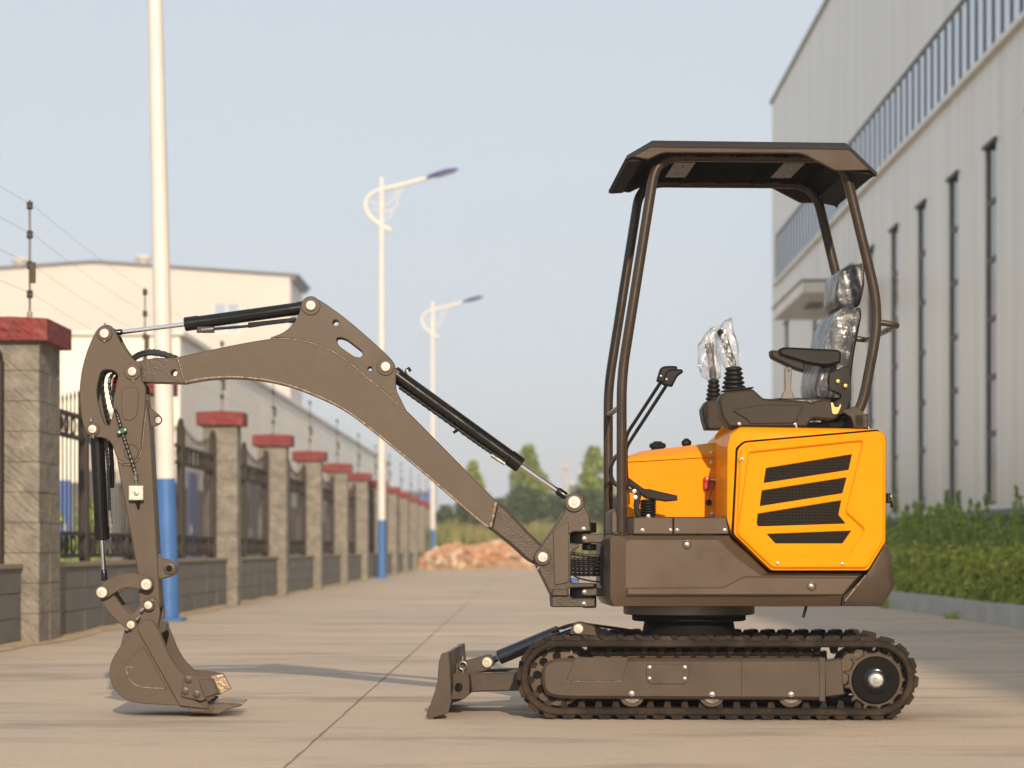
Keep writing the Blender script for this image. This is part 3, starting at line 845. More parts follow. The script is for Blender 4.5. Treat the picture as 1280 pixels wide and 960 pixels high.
def crown(prof, n, size, seed, clumps=26, asp=1.6):
    """Leaf cloud: clumps spread through a body whose radius at height t is prof(t)."""
    rr = random.Random(seed); P = []
    cl = []
    for _ in range(clumps):
        t = rr.random(); a = rr.uniform(0, 6.28); r_ = prof(t) * math.sqrt(rr.uniform(.15, 1))
        cl.append((Vector((math.cos(a) * r_, math.sin(a) * r_, t)), rr.uniform(.16, .34)))
    return cl
def tree(name, label, cat, group, u, vtop, Y, wpx, mm, seed, pointed=True, nl=9000, size=.10):
    H = Z_(vtop, Y); W = wpx * Y / F / 2 * 1.2; x = X_(u, Y); rr = random.Random(seed)
    t_ = empty(name, (x, Y, 0)); tag(t_, label, cat, group)
    th = H * (.16 if pointed else .10)
    tr_ = MB().tube([(0, 0, -.05), (rr.gauss(0, .03), rr.gauss(0, .03), H * .45), (0, 0, H * .9)], 0, 8, True, [.04 * H ** .7, .025 * H ** .7, .006])
    for k in range(9):
        z = th + (H * .7) * k / 9; a = k * 2.4
        tr_.tube([(0, 0, z), (math.cos(a) * W * .5, math.sin(a) * W * .5, z + .25 * H / 5)], 0, 5, True, [.02, .006])
    obj('trunk', tr_, M['bark'], t_)
    prof = (lambda t: W * min(1, 1.35 * (1 - t) ** .75) * min(1, .7 + 3 * t)) if pointed else (lambda t: W * math.sqrt(max(.02, 1 - (2 * t - .9) ** 2 * .8)))
    P = []
    ncl = 110
    per = nl // ncl
    for c in range(ncl):
        t = rr.random(); a = rr.uniform(0, 6.28); r_ = prof(t) * rr.uniform(.35, 1.0)
        cc = Vector((math.cos(a) * r_, math.sin(a) * r_, th * .6 + t * (H - th * .6))); cs = W * rr.uniform(.16, .30)
        for q in range(per):
            d = Vector((rr.gauss(0, 1), rr.gauss(0, 1), rr.gauss(0, 1))).normalized()
            p = cc + Vector((d.x, d.y, d.z * 1.3)) * cs * rr.random() ** .4
            if p.z < H + .15: P.append((p, d))
    stuff(link('crown', leaves('crown', P, size, seed + 9), t_, None, None, mm))
gt = 'far trees beyond the rubble heap'
tree('poplar_tree', 'narrow pointed light green tree standing beyond the boom foot', 'tree', gt, 660, 560, 110, 62, M['cypress'], 1)
tree('poplar_tree', 'narrow pointed yellow-green tree standing beside the pale concrete pole', 'tree', gt, 742, 562, 108, 60, M['cypress'], 2)
tree('poplar_tree', 'narrow green tree half hidden behind the boom, over the rubble heap', 'tree', gt, 592, 580, 116, 40, M['cypress'], 3, nl=7000)
tree('poplar_tree', 'narrow green tree standing beyond the yellow hood of the excavator', 'tree', gt, 806, 592, 112, 52, M['cypress'], 4, nl=7000)
tree('poplar_tree', 'narrow green tree standing between the excavator hood and the grey factory', 'tree', gt, 880, 590, 118, 52, M['cypress'], 5, nl=7000)
gb = 'dark shrubs in a row beyond the rubble heap'
for k, (u, v, wp) in enumerate(((556, 636, 34), (586, 622, 44), (622, 628, 44), (655, 614, 60), (694, 622, 50), (732, 616, 60), (770, 624, 56), (815, 626, 60), (862, 622, 60))):
    tree('shrub', 'dark green rounded shrub, %s in the row beyond the rubble heap, counted from the fence' % ORD[k], 'shrub', gb, u, v, 100 + (k % 3), wp, M['bush'], 30 + k, False, 5000, .13)
# shrubs seen through the railings
for k, (u, v, Y, wp, txt) in enumerate(((112, 628, 34, 46, 'farther from'), (62, 640, 31, 50, 'nearer to'))):
    tree('shrub', 'small green shrub behind the iron railings, %s the outermost pillar' % txt, 'shrub', 'shrubs behind the railings', u, v, Y, wp, M['weed'], 60 + k, False, 1500, .05)

# tall reeds beyond the heap
rr = random.Random(5); V = []; Fc = []
for _ in range(9000):
    xx = rr.uniform(-4.6, 9); yy = rr.uniform(86, 95); h = rr.uniform(.9, 1.75) * (1 + .35 * noise.noise((xx * .9, yy * .3, 0))) ; w = rr.uniform(.02, .05)
    a = rr.uniform(0, 3.14); dx, dy_ = math.cos(a) * w, math.sin(a) * w; lx, ly = rr.gauss(0, .12), rr.gauss(0, .12)
    o = len(V)
    V += [(xx - dx, yy - dy_, -.05), (xx + dx, yy + dy_, -.05), (xx + dx * .9 + lx * .5, yy + dy_ * .9 + ly * .5, h * .6), (xx - dx * .9 + lx * .5, yy - dy_ * .9 + ly * .5, h * .6), (xx + lx, yy + ly, h)]
    Fc += [(o, o + 1, o + 2, o + 3), (o + 3, o + 2, o + 4)]
me = bpy.data.meshes.new('reeds'); me.from_pydata(V, [], Fc)
stuff(tag(link('reeds', me, None, None, None, M['tallgrass']), 'tall green and tan reeds growing behind the rubble heap', 'reeds'))

# ---- heap of broken bricks at the road end
hp = tag(empty('brick_heap', (-1.3, 81.0, 0)), 'heap of broken orange and tan bricks at the end of the road', 'rubble heap')
def heap_h(x, y):
    e = 1 - (abs(x) / 2.35) ** 3 - (y / 1.5) ** 2
    return max(0, e) ** .5 * (0.86 + .20 * noise.noise((x * 1.1, y, 0)))
mm_ = MB(); nx, ny = 40, 18
for i in range(nx + 1):
    for j in range(ny + 1):
        x = -2.4 + 4.8 * i / nx; yv = -1.55 + 3.1 * j / ny
        mm_.v.append((x, yv, heap_h(x, yv) * .82 - .02 + .04 * rg.random() * (heap_h(x, yv) > 0)))
for i in range(nx):
    for j in range(ny):
        a = i * (ny + 1) + j; mm_.f.append((a, a + ny + 1, a + ny + 2, a + 1))
obj('rubble_core', mm_, M['rubblecore'], hp)
bks = [rough_block(.32, .18, .14, .02, 70 + k, 2) for k in range(4)]
bks[0].materials.append(M['brick']); bks[1].materials.append(M['brick']); bks[2].materials.append(M['brick2']); bks[3].materials.append(M['brick'])
for k in range(290):
    x = rg.uniform(-2.35, 2.35); yv = rg.uniform(-1.5, .15)
    h = heap_h(x, yv)
    if h <= 0.05 and rg.random() > .25: x *= .8; yv *= .6; h = heap_h(x, yv)
    o = link('brick', bks[rg.randrange(4)], hp, (x, yv, h * .86 + rg.uniform(-.02, .06)), (rg.gauss(0, .5), rg.gauss(0, .5), rg.uniform(0, 3.1)))
    s = rg.uniform(.6, 1.25); o.scale = (s, s, s)

# ---- far poles
p = tag(empty('concrete_pole', (X_(707, 104), 104, 0)), 'pale square concrete pole standing among the far trees', 'pole')
obj('shaft', MB().loft([[(-.11, -.11, -.05), (.11, -.11, -.05), (.11, .11, -.05), (-.11, .11, -.05)], [(-.08, -.08, Z_(572, 104)), (.08, -.08, Z_(572, 104)), (.08, .08, Z_(572, 104)), (-.08, .08, Z_(572, 104))]]), M['pole'], p)
obj('crossarm', MB().box(-.45, .45, -.16, -.085, Z_(572, 104) - .5, Z_(572, 104) - .42), M['pole'], p)
gl_ = tag(empty('globe_lamp', (X_(720, 98), 98, 0)), 'slim twin-globe garden lamp beside the pale concrete pole', 'lamp')
obj('post', MB().cyl((0, 0, -.05), (0, 0, Z_(606, 98)), .03, .025, 8), M['fence'], gl_)
for u, v in ((725, 590), (715, 604)):
    xx = X_(u, 98) - X_(720, 98); zz = Z_(v, 98)
    obj('globe', MB().lathe((xx, 0, zz - .09), (0, 0, 1), [(.09 - .09 * math.cos(a), .09 * math.sin(a)) for a in [math.pi * q / 8 for q in range(9)]], 12), M['lampwhite'], gl_)
    obj('globe_arm', MB().tube(bez([(0, 0, Z_(606, 98) - .15), (xx * .6, 0, zz - .2), (xx, 0, zz - .09)], 4), .012, 5), M['fence'], gl_)

# ---- grass tufts in the kerb gutter
rr = random.Random(23)
for k, (yy, xx, txt) in enumerate(((27.6, 4.08, 'tallest of the kerb tufts'), (23.4, 4.10, 'middle one of the kerb tufts'), (30.5, 4.06, 'lowest of the kerb tufts'))):
    V = []; Fc = []
    for _ in range(60):
        a = rr.uniform(0, 6.28); h = rr.uniform(.05, .16) * (1.2, .7, .5)[k]; lx, ly = math.cos(a) * rr.uniform(.01, .09), math.sin(a) * rr.uniform(.01, .09); o = len(V)
        bx_, by_ = rr.gauss(0, .03), rr.gauss(0, .05)
        V += [(bx_ - .005, by_, 0), (bx_ + .005, by_, 0), (bx_ + lx, by_ + ly, h)]; Fc += [(o, o + 1, o + 2)]
    me = bpy.data.meshes.new('grass_tuft'); me.from_pydata(V, [], Fc)
    tag(link('grass_tuft', me, None, (xx, yy, -.005), None, M['weed']), 'small green grass tuft in the gutter by the kerb, ' + txt, 'grass tuft', 'tufts along the kerb')

# ================================================================ EXCAVATOR
class Frame:
    """Local frame of the swung upper machine or of the undercarriage; px() puts a photo pixel on a plane y = yl of it."""
    def __init__(s, th): s.x0, s.y0, s.th = 0.75, 10.05, th
    def px(s, u, v, yl):
        dx, dz = (u - HX) / F, -(v - HY) / F
        c, n = math.cos(s.th), math.sin(s.th)
        t = (yl - n * s.x0 + c * s.y0) / (c - n * dx)
        return (c * (t * dx - s.x0) + n * (t - s.y0), CH + t * dz)
    def O(s, pts, yl, r=0.0):
        k = 9.9 / F
        return rnd([(*s.px(p[0], p[1], yl), (p[2] if len(p) > 2 else r) * k) for p in pts])
    def V(s, u, v, yl, y=None):
        x, z = s.px(u, v, yl); return Vector((x, yl if y is None else y, z))
PXM = 9.9 / F                                    # metres per photo pixel at the machine
U, Lo = Frame(R(2.5)), Frame(R(-2.5))
ex = empty('mini_excavator', (0.75, 10.05, 0))
tag(ex, 'yellow and bronze-brown mini excavator on rubber tracks with a sun canopy', 'excavator')
def part(name, mb, mm, fr, parent=None, angle=35):
    if parent is not None: return obj(name, mb, mm, parent, None, None, angle)
    return obj(name, mb, mm, ex, (0, 0, 0), (0, 0, fr.th), angle)

bolt_me = MB().lathe((0, 0, 0), (0, -1, 0), [(0, .0085), (.003, .0085), (.003, .0066), (.010, .0060), (.0115, .003), (.0116, 0)], 8).mesh('bolt')
bolt_me.materials.append(M['zinc'])
def hose(pts, r, n=10):
    P = bez(pts, n * 2)
    return MB().tube(P, 0, 8, True, [r * (1.14 if (k // 2) % 2 else .9) for k in range(len(P))])
def bolt(fr, u, v, yl, parent, s=1.0, name='bolt'):
    x, z = fr.px(u, v, yl); o = link(name, bolt_me, parent, (x, yl, z)); o.scale = (s, s, s); return o
def pin(fr, u, v, yn, rb, rp, parent, name='pin', mm='pinsteel'):
    """Pin head at a joint: a chamfered disc with a dimple, standing proud of yn."""
    x, z = fr.px(u, v, yn); r_ = rp * PXM
    return part(name, MB().lathe((x, yn + .004, z), (0, -1, 0), [(0, r_), (.012, r_), (.015, r_ * .86), (.0155, r_ * .35), (.012, r_ * .25), (.012, 0)], 20), M[mm], fr, parent)

# ---------------------------------------------------------------- undercarriage
TR, TI = 0.150, 0.122
TXF, _ = Lo.px(697.5, 850, -.45); TXR, _ = Lo.px(1096, 850, -.45)
TZ = 0.167
TW = 0.22
def track_pos(s_, r):
    """Point and outward angle at distance s_ along the track loop."""
    Ls = TXR - TXF; Lc = math.pi * r
    per = 2 * Ls + 2 * Lc
    s_ %= per
    if s_ < Ls: return TXF + s_, TZ + r, math.pi / 2
    s_ -= Ls
    if s_ < Lc: a = math.pi / 2 - s_ / r; return TXR + r * math.cos(a), TZ + r * math.sin(a), a
    s_ -= Lc
    if s_ < Ls: return TXR - s_, TZ - r, -math.pi / 2
    s_ -= Ls; a = -math.pi / 2 - s_ / r
    return TXF + r * math.cos(a), TZ + r * math.sin(a), a
rm = (TR + TI) / 2
PER = 2 * (TXR - TXF) + 2 * math.pi * rm
NL = 48
def stadium(r, sag=0.0):
    out = []
    for k in range(17): a = math.pi / 2 + math.pi * k / 16; out.append((TXF + r * math.cos(a), TZ + r * math.sin(a)))
    for k in range(17): a = -math.pi / 2 + math.pi * k / 16; out.append((TXR + r * math.cos(a), TZ + r * math.sin(a)))
    return out
belt_me = MB().prism(stadium(TR), 0, TW, holes=[stadium(TI)], b=0.006).mesh('belt')
lug = MB()
lug.loft([[(-.030, 0.0, 0), (.026, 0.0, 0), (.030, TW * .55, 0), (-.018, TW * .55, 0)], [(-.022, 0.004, .017), (.014, 0.004, .017), (.020, TW * .54, .017), (-.011, TW * .54, .017)]])
lug.loft([[(.014, TW * .45, 0), (.050, TW * .45, 0), (.044, TW, 0), (.004, TW, 0)], [(.019, TW * .46, .017), (.044, TW * .46, .017), (.037, TW - .004, .017), (.010, TW - .004, .017)]])
lug_me = lug.mesh('tread_lug', 25)
tooth_me = MB().loft([[(-.016, .055, 0), (.016, .055, 0), (.016, TW - .055, 0), (-.016, TW - .055, 0)], [(-.009, .062, -.030), (.009, .062, -.030), (.009, TW - .062, -.030), (-.009, TW - .062, -.030)]]).mesh('guide_tooth', 25)
for side in range(2):
    y0 = -.45 if side == 0 else .45 - TW + .05
    tk = link('rubber_track', belt_me, ex, Matrix.Rotation(Lo.th, 3, 'Z') @ Vector((0, y0, 0)), (0, 0, Lo.th), M['rubber'])
    for k in range(NL):
        for me_, r_ in ((lug_me, TR - .002), (tooth_me, TI + .002)):
            x, z, a = track_pos(k * PER / NL * (2 * (TXR - TXF) + 2 * math.pi * r_) / PER, r_)
            link('tread_lug' if me_ is lug_me else 'guide_tooth', me_, tk, (x, 0, z), (0, math.pi / 2 - a, 0), M['rubber'])
    # side frame
    yn = y0 + .012 if side == 0 else y0 + TW - .012
    d = 1 if side == 0 else -1
    fo = Lo.O([(677, 823, 26), (1030, 823), (1030, 875), (690, 873.5, 26), (677, 862, 16)], -.44, 0)
    sf = part('track_frame', MB().prism(fo, min(yn, yn + d * .16), max(yn, yn + d * .16), b=.013), M['under'], Lo)
    if side == 0:
        part('cover_plate', MB().prism(Lo.O([(719, 821.5, 3), (786, 821.5, 3), (778, 851, 3), (708, 851, 4)], -.44), yn - .005, yn - .0005, b=.002), M['under'], Lo, sf)
        part('cover_plate', MB().prism(Lo.O([(808, 830, 3), (862, 830, 3), (862, 849, 5), (857, 855, 3), (813, 855, 3), (808, 849, 5)], -.44), yn - .005, yn - .0005, b=.002), M['under'], Lo, sf)
        for u, v in ((812, 834), (856, 834), (812, 848), (856, 848)): bolt(Lo, u, v, yn - .005, sf, .9)
        for u, v in ((789.6, 867), (890, 868), (988.7, 868)): bolt(Lo, u, v, yn, sf, 1.35)
        part('frame_lip', MB().prism(Lo.O([(1024, 822), (1031.5, 822), (1031.5, 876.5), (1024, 876.5)], -.44), yn - .004, yn - .0005, b=.0015), M['under'], Lo, sf)
        part('weld_bead', MB().tube([Lo.V(u, 851.4 + rg.uniform(-.3, .3), -.44, yn - .001) for u in range(708, 779, 3)], .0022, 5), M['weld'], Lo, sf)
        part('weld_bead', MB().tube([Lo.V(927 + rg.uniform(-.4, .4), v, -.44, yn) for v in range(825, 874, 3)], .0015, 5), M['under'], Lo, sf)
        part('tension_bolt', MB().cyl(Lo.V(714, 823, -.44, yn + .05), Lo.V(714, 814, -.44, yn + .05), .006, None, 8), M['zinc'], Lo, sf)
    # bracket towards the sprocket
    part('sprocket_bracket', MB().prism(Lo.O([(1031, 827), (1053, 824), (1056, 869), (1032, 872)], -.44), min(yn + d * .03, yn + d * .15), max(yn + d * .03, yn + d * .15), b=.004), M['under'], Lo)
    for u in (790, 890, 989):
        x, _ = Lo.px(u, 870, -.44)
        zc = TZ - TI + .054
        rl = part('track_roller', MB().lathe((x, yn + d * .02, zc), (0, d, 0), [(0, .038), (.004, .050), (.016, .052), (.03, .044), (.09, .044), (.105, .052), (.12, .050), (.122, .02)], 24), M['greasy'], Lo)
        part('roller_hub', MB().lathe((x, yn + d * .021, zc), (0, -d, 0), [(0, .036), (.006, .034), (.007, .0)], 20), M['ringsteel'], Lo, rl)
    # front idler wheel
    ri = TI - .006
    il = part('idler_wheel', MB().lathe((TXF, yn + d * .045, TZ), (0, d, 0), [(0, .05), (.004, ri - .02), (.01, ri), (.035, ri), (.04, ri - .012), (.075, ri - .012), (.08, ri), (.105, ri), (.11, ri - .02), (.114, .05)], 40), M['greasy'], Lo)
    part('idler_fork', MB().box(TXF - .03, TXF + .12, min(yn + d * .02, yn + d * .04), max(yn + d * .02, yn + d * .04), TZ - .03, TZ + .03, b=.004), M['blackpaint'], Lo, il)
    for a in range(9):
        aa = a * 2 * math.pi / 9 + .25
        part('spoke_hole', MB().cyl((TXF + .085 * math.cos(aa), yn + d * .0462, TZ + .085 * math.sin(aa)), (TXF + .085 * math.cos(aa), yn + d * .044, TZ + .085 * math.sin(aa)), .017, None, 12), M['gasket'], Lo, il)
    # rear sprocket: toothed disc
    tp = []
    nt_ = 13
    for k in range(nt_):
        for da, r_ in ((-.30, .108), (-.16, .110), (-.08, .127), (.08, .127), (.16, .110), (.30, .108)):
            aa = (k + da) * 2 * math.pi / nt_; tp.append((TXR + r_ * math.cos(aa), TZ - .008 + r_ * math.sin(aa)))
    sy = yn + d * .035
    sk = part('sprocket', MB().prism(tp, min(sy, sy + d * .03), max(sy, sy + d * .03), b=.004), M['under'], Lo)
    part('drive_hub', MB().lathe((TXR, sy, TZ - .008), (0, -d, 0), [(-.01, .094), (.012, .094), (.016, .090), (.017, .058), (.017, .056)], 32), M['gasket'], Lo, sk)
    part('hub_ring', MB().lathe((TXR, sy - d * .018, TZ - .008), (0, -d, 0), [(0, .052), (.006, .052), (.010, .046), (.011, .036), (.004, .034)], 28), M['blackpaint'], Lo, sk)
    part('axle_cap', MB().lathe((TXR, sy - d * .02, TZ - .008), (0, -d, 0), [(0, .034), (.008, .034), (.016, .026), (.017, .010), (.014, .008), (.014, 0)], 10), M['zinc'], Lo, sk)
    part('final_drive', MB().cyl((TXR, sy + d * .04, TZ - .008), (TXR, sy + d * .17, TZ - .008), .09, None, 24), M['greasy'], Lo, sk)
# centre frame
xa, _ = Lo.px(735, 850, 0); xb, _ = Lo.px(1010, 850, 0)
part('undercarriage_frame', MB().box(xa, xb, -.24, .24, .12, .30, b=.01), M['under'], Lo)
# carrier block glimpsed under the top run
part('carrier_block', MB().box(xa + .02, xb, -.34, -.26, .20, .27, b=.005), M['greasy'], Lo)

# ---------------------------------------------------------------- dozer blade
bl_prof = Lo.O([(552, 816.5, 2), (561, 815, 2), (562.5, 836, 8), (564, 878, 4), (560, 892, 4), (537, 898.5, 2), (532, 896, 1), (541, 872, 10), (547, 852, 10), (548, 828, 10)], -.46)
bl = part('dozer_blade', MB().prism(bl_prof, -.46, -.448, b=.002).prism(bl_prof, .448, .46, b=.002)
          .prism(Lo.O([(553, 817.5), (560, 816), (561, 836, 8), (561.5, 870, 8), (545, 897), (535.5, 896), (543, 872, 10), (548.5, 852, 10), (549, 828, 10)], -.46), -.448, .448, b=0), M['under'], Lo)
part('cutting_edge', MB().prism(Lo.O([(531, 898.5), (535, 891), (541, 893), (541, 898.8)], -.46), -.455, .455, b=.001), M['bare'], Lo, bl)
for sgn in (-1, 1):
    part('blade_arm', MB().prism(Lo.O([(586, 842), (760, 838), (760, 860), (589, 865.5)], -.22 ), *sorted((sgn * .13, sgn * .21)), b=.006), M['under'], Lo, bl)
    for ya_, yb_ in ((.118, .126), (.214, .222)):
        part('arm_bracket', MB().prism(Lo.O([(563, 842), (584, 842, 1), (587, 849), (587, 868, 2), (580, 874, 2), (564, 874)], -.22), *sorted((sgn * ya_, sgn * yb_)), b=.002), M['under'], Lo, bl)
    part('bracket_pin', MB().cyl(Lo.V(574, 858, -.22, sgn * .10), Lo.V(574, 858, -.22, sgn * .24), .016, None, 14), M['blackpaint'], Lo, bl)
for yy in (-.055, .035):
    part('cylinder_lug', MB().prism(Lo.O([(562, 831), (598, 822, 4), (612, 817.5, 8), (620, 829, 8), (610, 838, 6), (590, 842), (563, 844)], -.05), yy, yy + .018, b=.003), M['under'], Lo, bl)
pin(Lo, 609, 828, -.055, 0, 6.8, bl)
x, z = Lo.px(609, 828, -.05)
ring = [(Lo.px(579, 832, -.05)[0] + .0155 * math.cos(a * math.pi / 8), -.07, Lo.px(579, 832, -.05)[1] + .0155 * math.sin(a * math.pi / 8)) for a in range(17)]
part('eye_bolt', MB().tube(ring, .0042, 8, False).cyl(Lo.V(579, 838, -.07), Lo.V(579, 843, -.07), .006).cyl(Lo.V(578.5, 826.5, -.07), Lo.V(578.5, 820, -.07), .004), M['zinc'], Lo, bl)
bc = part('blade_cylinder', MB().cyl(Lo.V(623, 822, 0), Lo.V(700, 790, 0), .031, None, 24, b=.005).cyl(Lo.V(612, 827, 0), Lo.V(622, 822.6, 0), .014), M['blueblack'], Lo)
part('cylinder_rod', MB().cyl(Lo.V(699, 790.5, 0), Lo.V(718, 783.5, 0), .015), M['chrome'], Lo, bc)
part('pressure_pipe', MB().tube(bez([Lo.V(690, 789, -.045), Lo.V(720, 780, -.05), Lo.V(760, 784, -.05), Lo.V(800, 790, -.05)], 6), .007, 6), M['hose'], Lo, bc)
cl_ = part('cylinder_mount', MB().prism(Lo.O([(712, 793), (716, 779, 5), (726, 777, 5), (748, 785, 5), (775, 796)], -.05), -.06, -.04, b=.003).prism(Lo.O([(712, 793), (716, 779, 5), (726, 777, 5), (748, 785, 5), (775, 796)], -.05), .04, .06, b=.003), M['under'], Lo)
pin(Lo, 723, 786, -.06, 0, 6.5, cl_)

# ---------------------------------------------------------------- slew ring and house
xc, _ = U.px(861, 765, 0)
zb = U.px(860, 757.5, -.40)[1]
slew = part('slew_ring', MB().lathe((xc, 0, zb - .002), (0, 0, -1), [(0, .25), (.0, .272), (.038, .272), (.042, .262), (.042, .10)], 48), M['ringsteel'], U)
part('ring_gear', MB().lathe((xc, 0, zb - .0445), (0, 0, -1), [(0, .10), (0, .236), (.022, .236), (.026, .226), (.026, .1)], 48), M['gasket'], U, slew)
part('ring_column', MB().lathe((xc, 0, zb - .071), (0, 0, -1), [(0, .10), (0, .185), (.085, .20), (.085, .1)], 40), M['gasket'], U, slew)
YN, YF = -.41, .41
def sym_loft(stations, fr):
    """stations: (outline in px, yl of the near side); built at -yl..+yl symmetric, outlines share point count."""
    R_ = []
    conv = [([fr.px(u, v, yl) for u, v in o], yl) for o, yl in stations]
    for pts, yl in conv: R_.append([(x, yl, z) for x, z in pts])
    for pts, yl in reversed(conv): R_.append([(x, -yl, z) for x, z in pts])
    return MB().loft(R_)
A = [(782, 680), (786, 675), (897, 675), (921, 698), (951, 719.5), (1073, 720), (1052, 746), (940, 744), (905, 744), (786, 744), (782, 738)]
B = [(763, 674), (767, 669.5), (911, 669.5), (934, 690), (960, 715.5), (1080, 716), (1050, 757.5), (940, 757.5), (905, 757.5), (768, 757.5), (763, 747)]
C_ = [(759, 674), (763, 668.5), (913, 668.5), (936, 690), (962, 714.5), (1083, 714.5), (1050, 758), (940, 758), (905, 758), (766, 758), (759, 748)]
house = part('house_base', sym_loft([(A, YN), (A, YN + .003), (B, YN + .028), (C_, YN + .10)], U), M['house'], U, None, 28)
part('lower_band', MB().prism(U.O([(783, 734.5), (904, 733.5, 5), (929, 720, 5), (1072, 721.5), (1053, 744.5), (783, 744.5)], YN), YN - .014, YN + .001, b=.013), M['house'], U, house, 20)
CW = [(1054, 746), (1083, 719), (1101, 690), (1106, 692), (1109, 733), (1096, 746)]
CWb = [(1052, 757.5), (1084, 717), (1106, 681), (1111, 686), (1117, 733), (1102, 757.5)]
CWc = [(1053, 757.8), (1085, 716), (1107, 680), (1113, 686.5), (1118, 733), (1103, 758)]
cw = part('counterweight', sym_loft([(CW, YN - .006), (CWb, YN + .02), (CWc, YN + .09)], U), M['cast'], U, None, 40)
part('weld_bead', MB().tube([U.V(1052 + (1082 - 1052) * t / 20, 757 + (719 - 757) * t / 20 + rg.uniform(-.5, .5), YN - .007) for t in range(3, 21)], .003, 5), M['weld'], U, cw)
for u, v in ((1014, 732.5), (858.7, 680.5)):
    x, z = U.px(u, v, YN)
    dy0 = -.0142 if u > 900 else -.0002
    part('bolt_recess', MB().lathe((x, YN + dy0, z), (0, -1, 0), [(0, .019), (.004, .018), (.005, .014), (.002, .013), (.002, 0)], 20), M['cast'], U, house)
    bolt(U, u, v, YN + dy0 - .002, house, 1.1)
part('drain_pipe', MB().tube([U.V(1008, 757, -.3), U.V(1004, 772, -.3)], .006, 8), M['hose'], U, house)

# ---------------------------------------------------------------- yellow engine cover
E0 = [(918, 655), (917, 562), (921, 549), (931, 541), (1090, 541), (1098, 550), (1097, 675), (1080, 708), (967, 708), (922, 668)]
E1 = [(909, 650), (909.5, 560), (913, 543.5), (925, 535), (1096, 537.5), (1105, 546), (1104, 678), (1083, 712), (964, 712), (915, 668)]
E2 = [(907, 645), (908, 559), (912, 541), (924, 533.5), (1099, 536), (1108, 545), (1107, 679), (1085, 713.5), (962, 713.5), (913, 668)]
def fil(st, r=2.0):
    return [([(p[0], p[1]) for p in rnd(o, r, 3)], y) for o, y in st]
cov = part('engine_cover', sym_loft(fil([(E0, YN - .012), (E1, YN + .004), (E2, YN + .05)], 4), U), M['yellow'], U, None, 50)
YD = YN - .014
DO = [(922, 562, 3), (930, 553.5, 5), (1099, 538.8, 4), (1107, 547, 6), (1106, 677.5, 4), (1084.5, 713, 4), (964, 713, 4), (917, 667.5, 4)]
part('door_seal', MB().prism(U.O([(919.5, 560, 3), (929, 551.2, 5), (1098, 536.6, 4), (1105, 547.5, 5), (1104, 677, 4), (1082.5, 711.5, 4), (964.5, 711.5, 4), (914.5, 668.5, 4)], YD), YD + .0005, YD + .012, b=.001), M['gasket'], U, cov)
grilles = [[(265, 292), (633, 233), (618, 300), (255, 356)], [(247, 388), (610, 332), (592, 400), (238, 455)],
           [(230, 487), (587, 430), (575, 492), (606, 530), (232, 542), (225, 530)], [(268, 574), (630, 560), (592, 615), (305, 615)]]
G = [[(880 + x * .2918, 500 + z * .2917) for x, z in g_] for g_ in grilles]
IF = [(940, 569, 4), (1074, 556, 5), (1051, 642, 4), (1075, 663, 4), (1056, 691, 4), (965, 693, 4), (927, 663, 5)]
door_ = part('service_door', MB().prism(U.O(DO, YD), YD - .006, YD, holes=[U.O(g_, YD, 1) for g_ in G], b=.003), M['yellow'], U, cov, 20)
IF2 = [(936, 566, 4), (1078, 551.5, 5), (1056, 640, 4), (1080, 662, 4), (1058.5, 695, 4), (963.5, 697, 4), (922.5, 664, 5)]
# raised border of the door: slope from the inner field up to the rim
def ring_mb(fr, o_out, o_in, y_out, y_in, y_back):
    a = fr.O(o_out, y_out); b_ = fr.O(o_in, y_in)
    return a, b_
mb_ = MB().prism(U.O([(925, 563, 3), (932, 556, 5), (1096, 541.5, 4), (1104.5, 549, 8), (1103.5, 676, 6), (1083, 710, 4), (965, 710, 4), (920, 667, 4)], YD), YD - .019, YD - .0058, holes=[U.O(IF2, YD)], b=.0125)
part('door_rim', mb_, M['yellow'], U, door_, 20)
for g_ in G:
    part('grille', MB().prism(U.O(g_, YD, 1), YD - .0025, YD - .0005, b=0), M['mesh'], U, door_)
for u, v in ((927.5, 574), (972, 704), (1053, 705)):
    x, z = U.px(u, v, YD - .019)
    part('bolt_boss', MB().lathe((x, YD - .018, z), (0, -1, 0), [(0, .013), (.002, .012), (.0021, 0)], 16), M['yellow'], U, door_)
    bolt(U, u, v, YD - .020, door_, .85)
for u, v in ((924, 531), (995, 533), (1085, 535)): bolt(U, u, v, -.36, cov, .8)
# rear latch
xl, zl_ = U.px(1108, 626, -.3)
la = part('rear_latch', MB().box(xl - .003, xl + .012, -.33, -.29, zl_ - .01, zl_ + .03, b=.003).tube(bez([(xl + .008, -.31, zl_ + .005), (xl + .018, -.31, zl_ - .008), (xl + .020, -.31, zl_ - .028)], 4), .006, 6), M['blackplastic'], U, cov)
part('latch_knob', MB().lathe((xl + .012, -.31, zl_ + .016), (1, 0, 0), [(0, .008), (.006, .009), (.008, .004), (.0085, 0)], 10), M['zinc'], U, la)

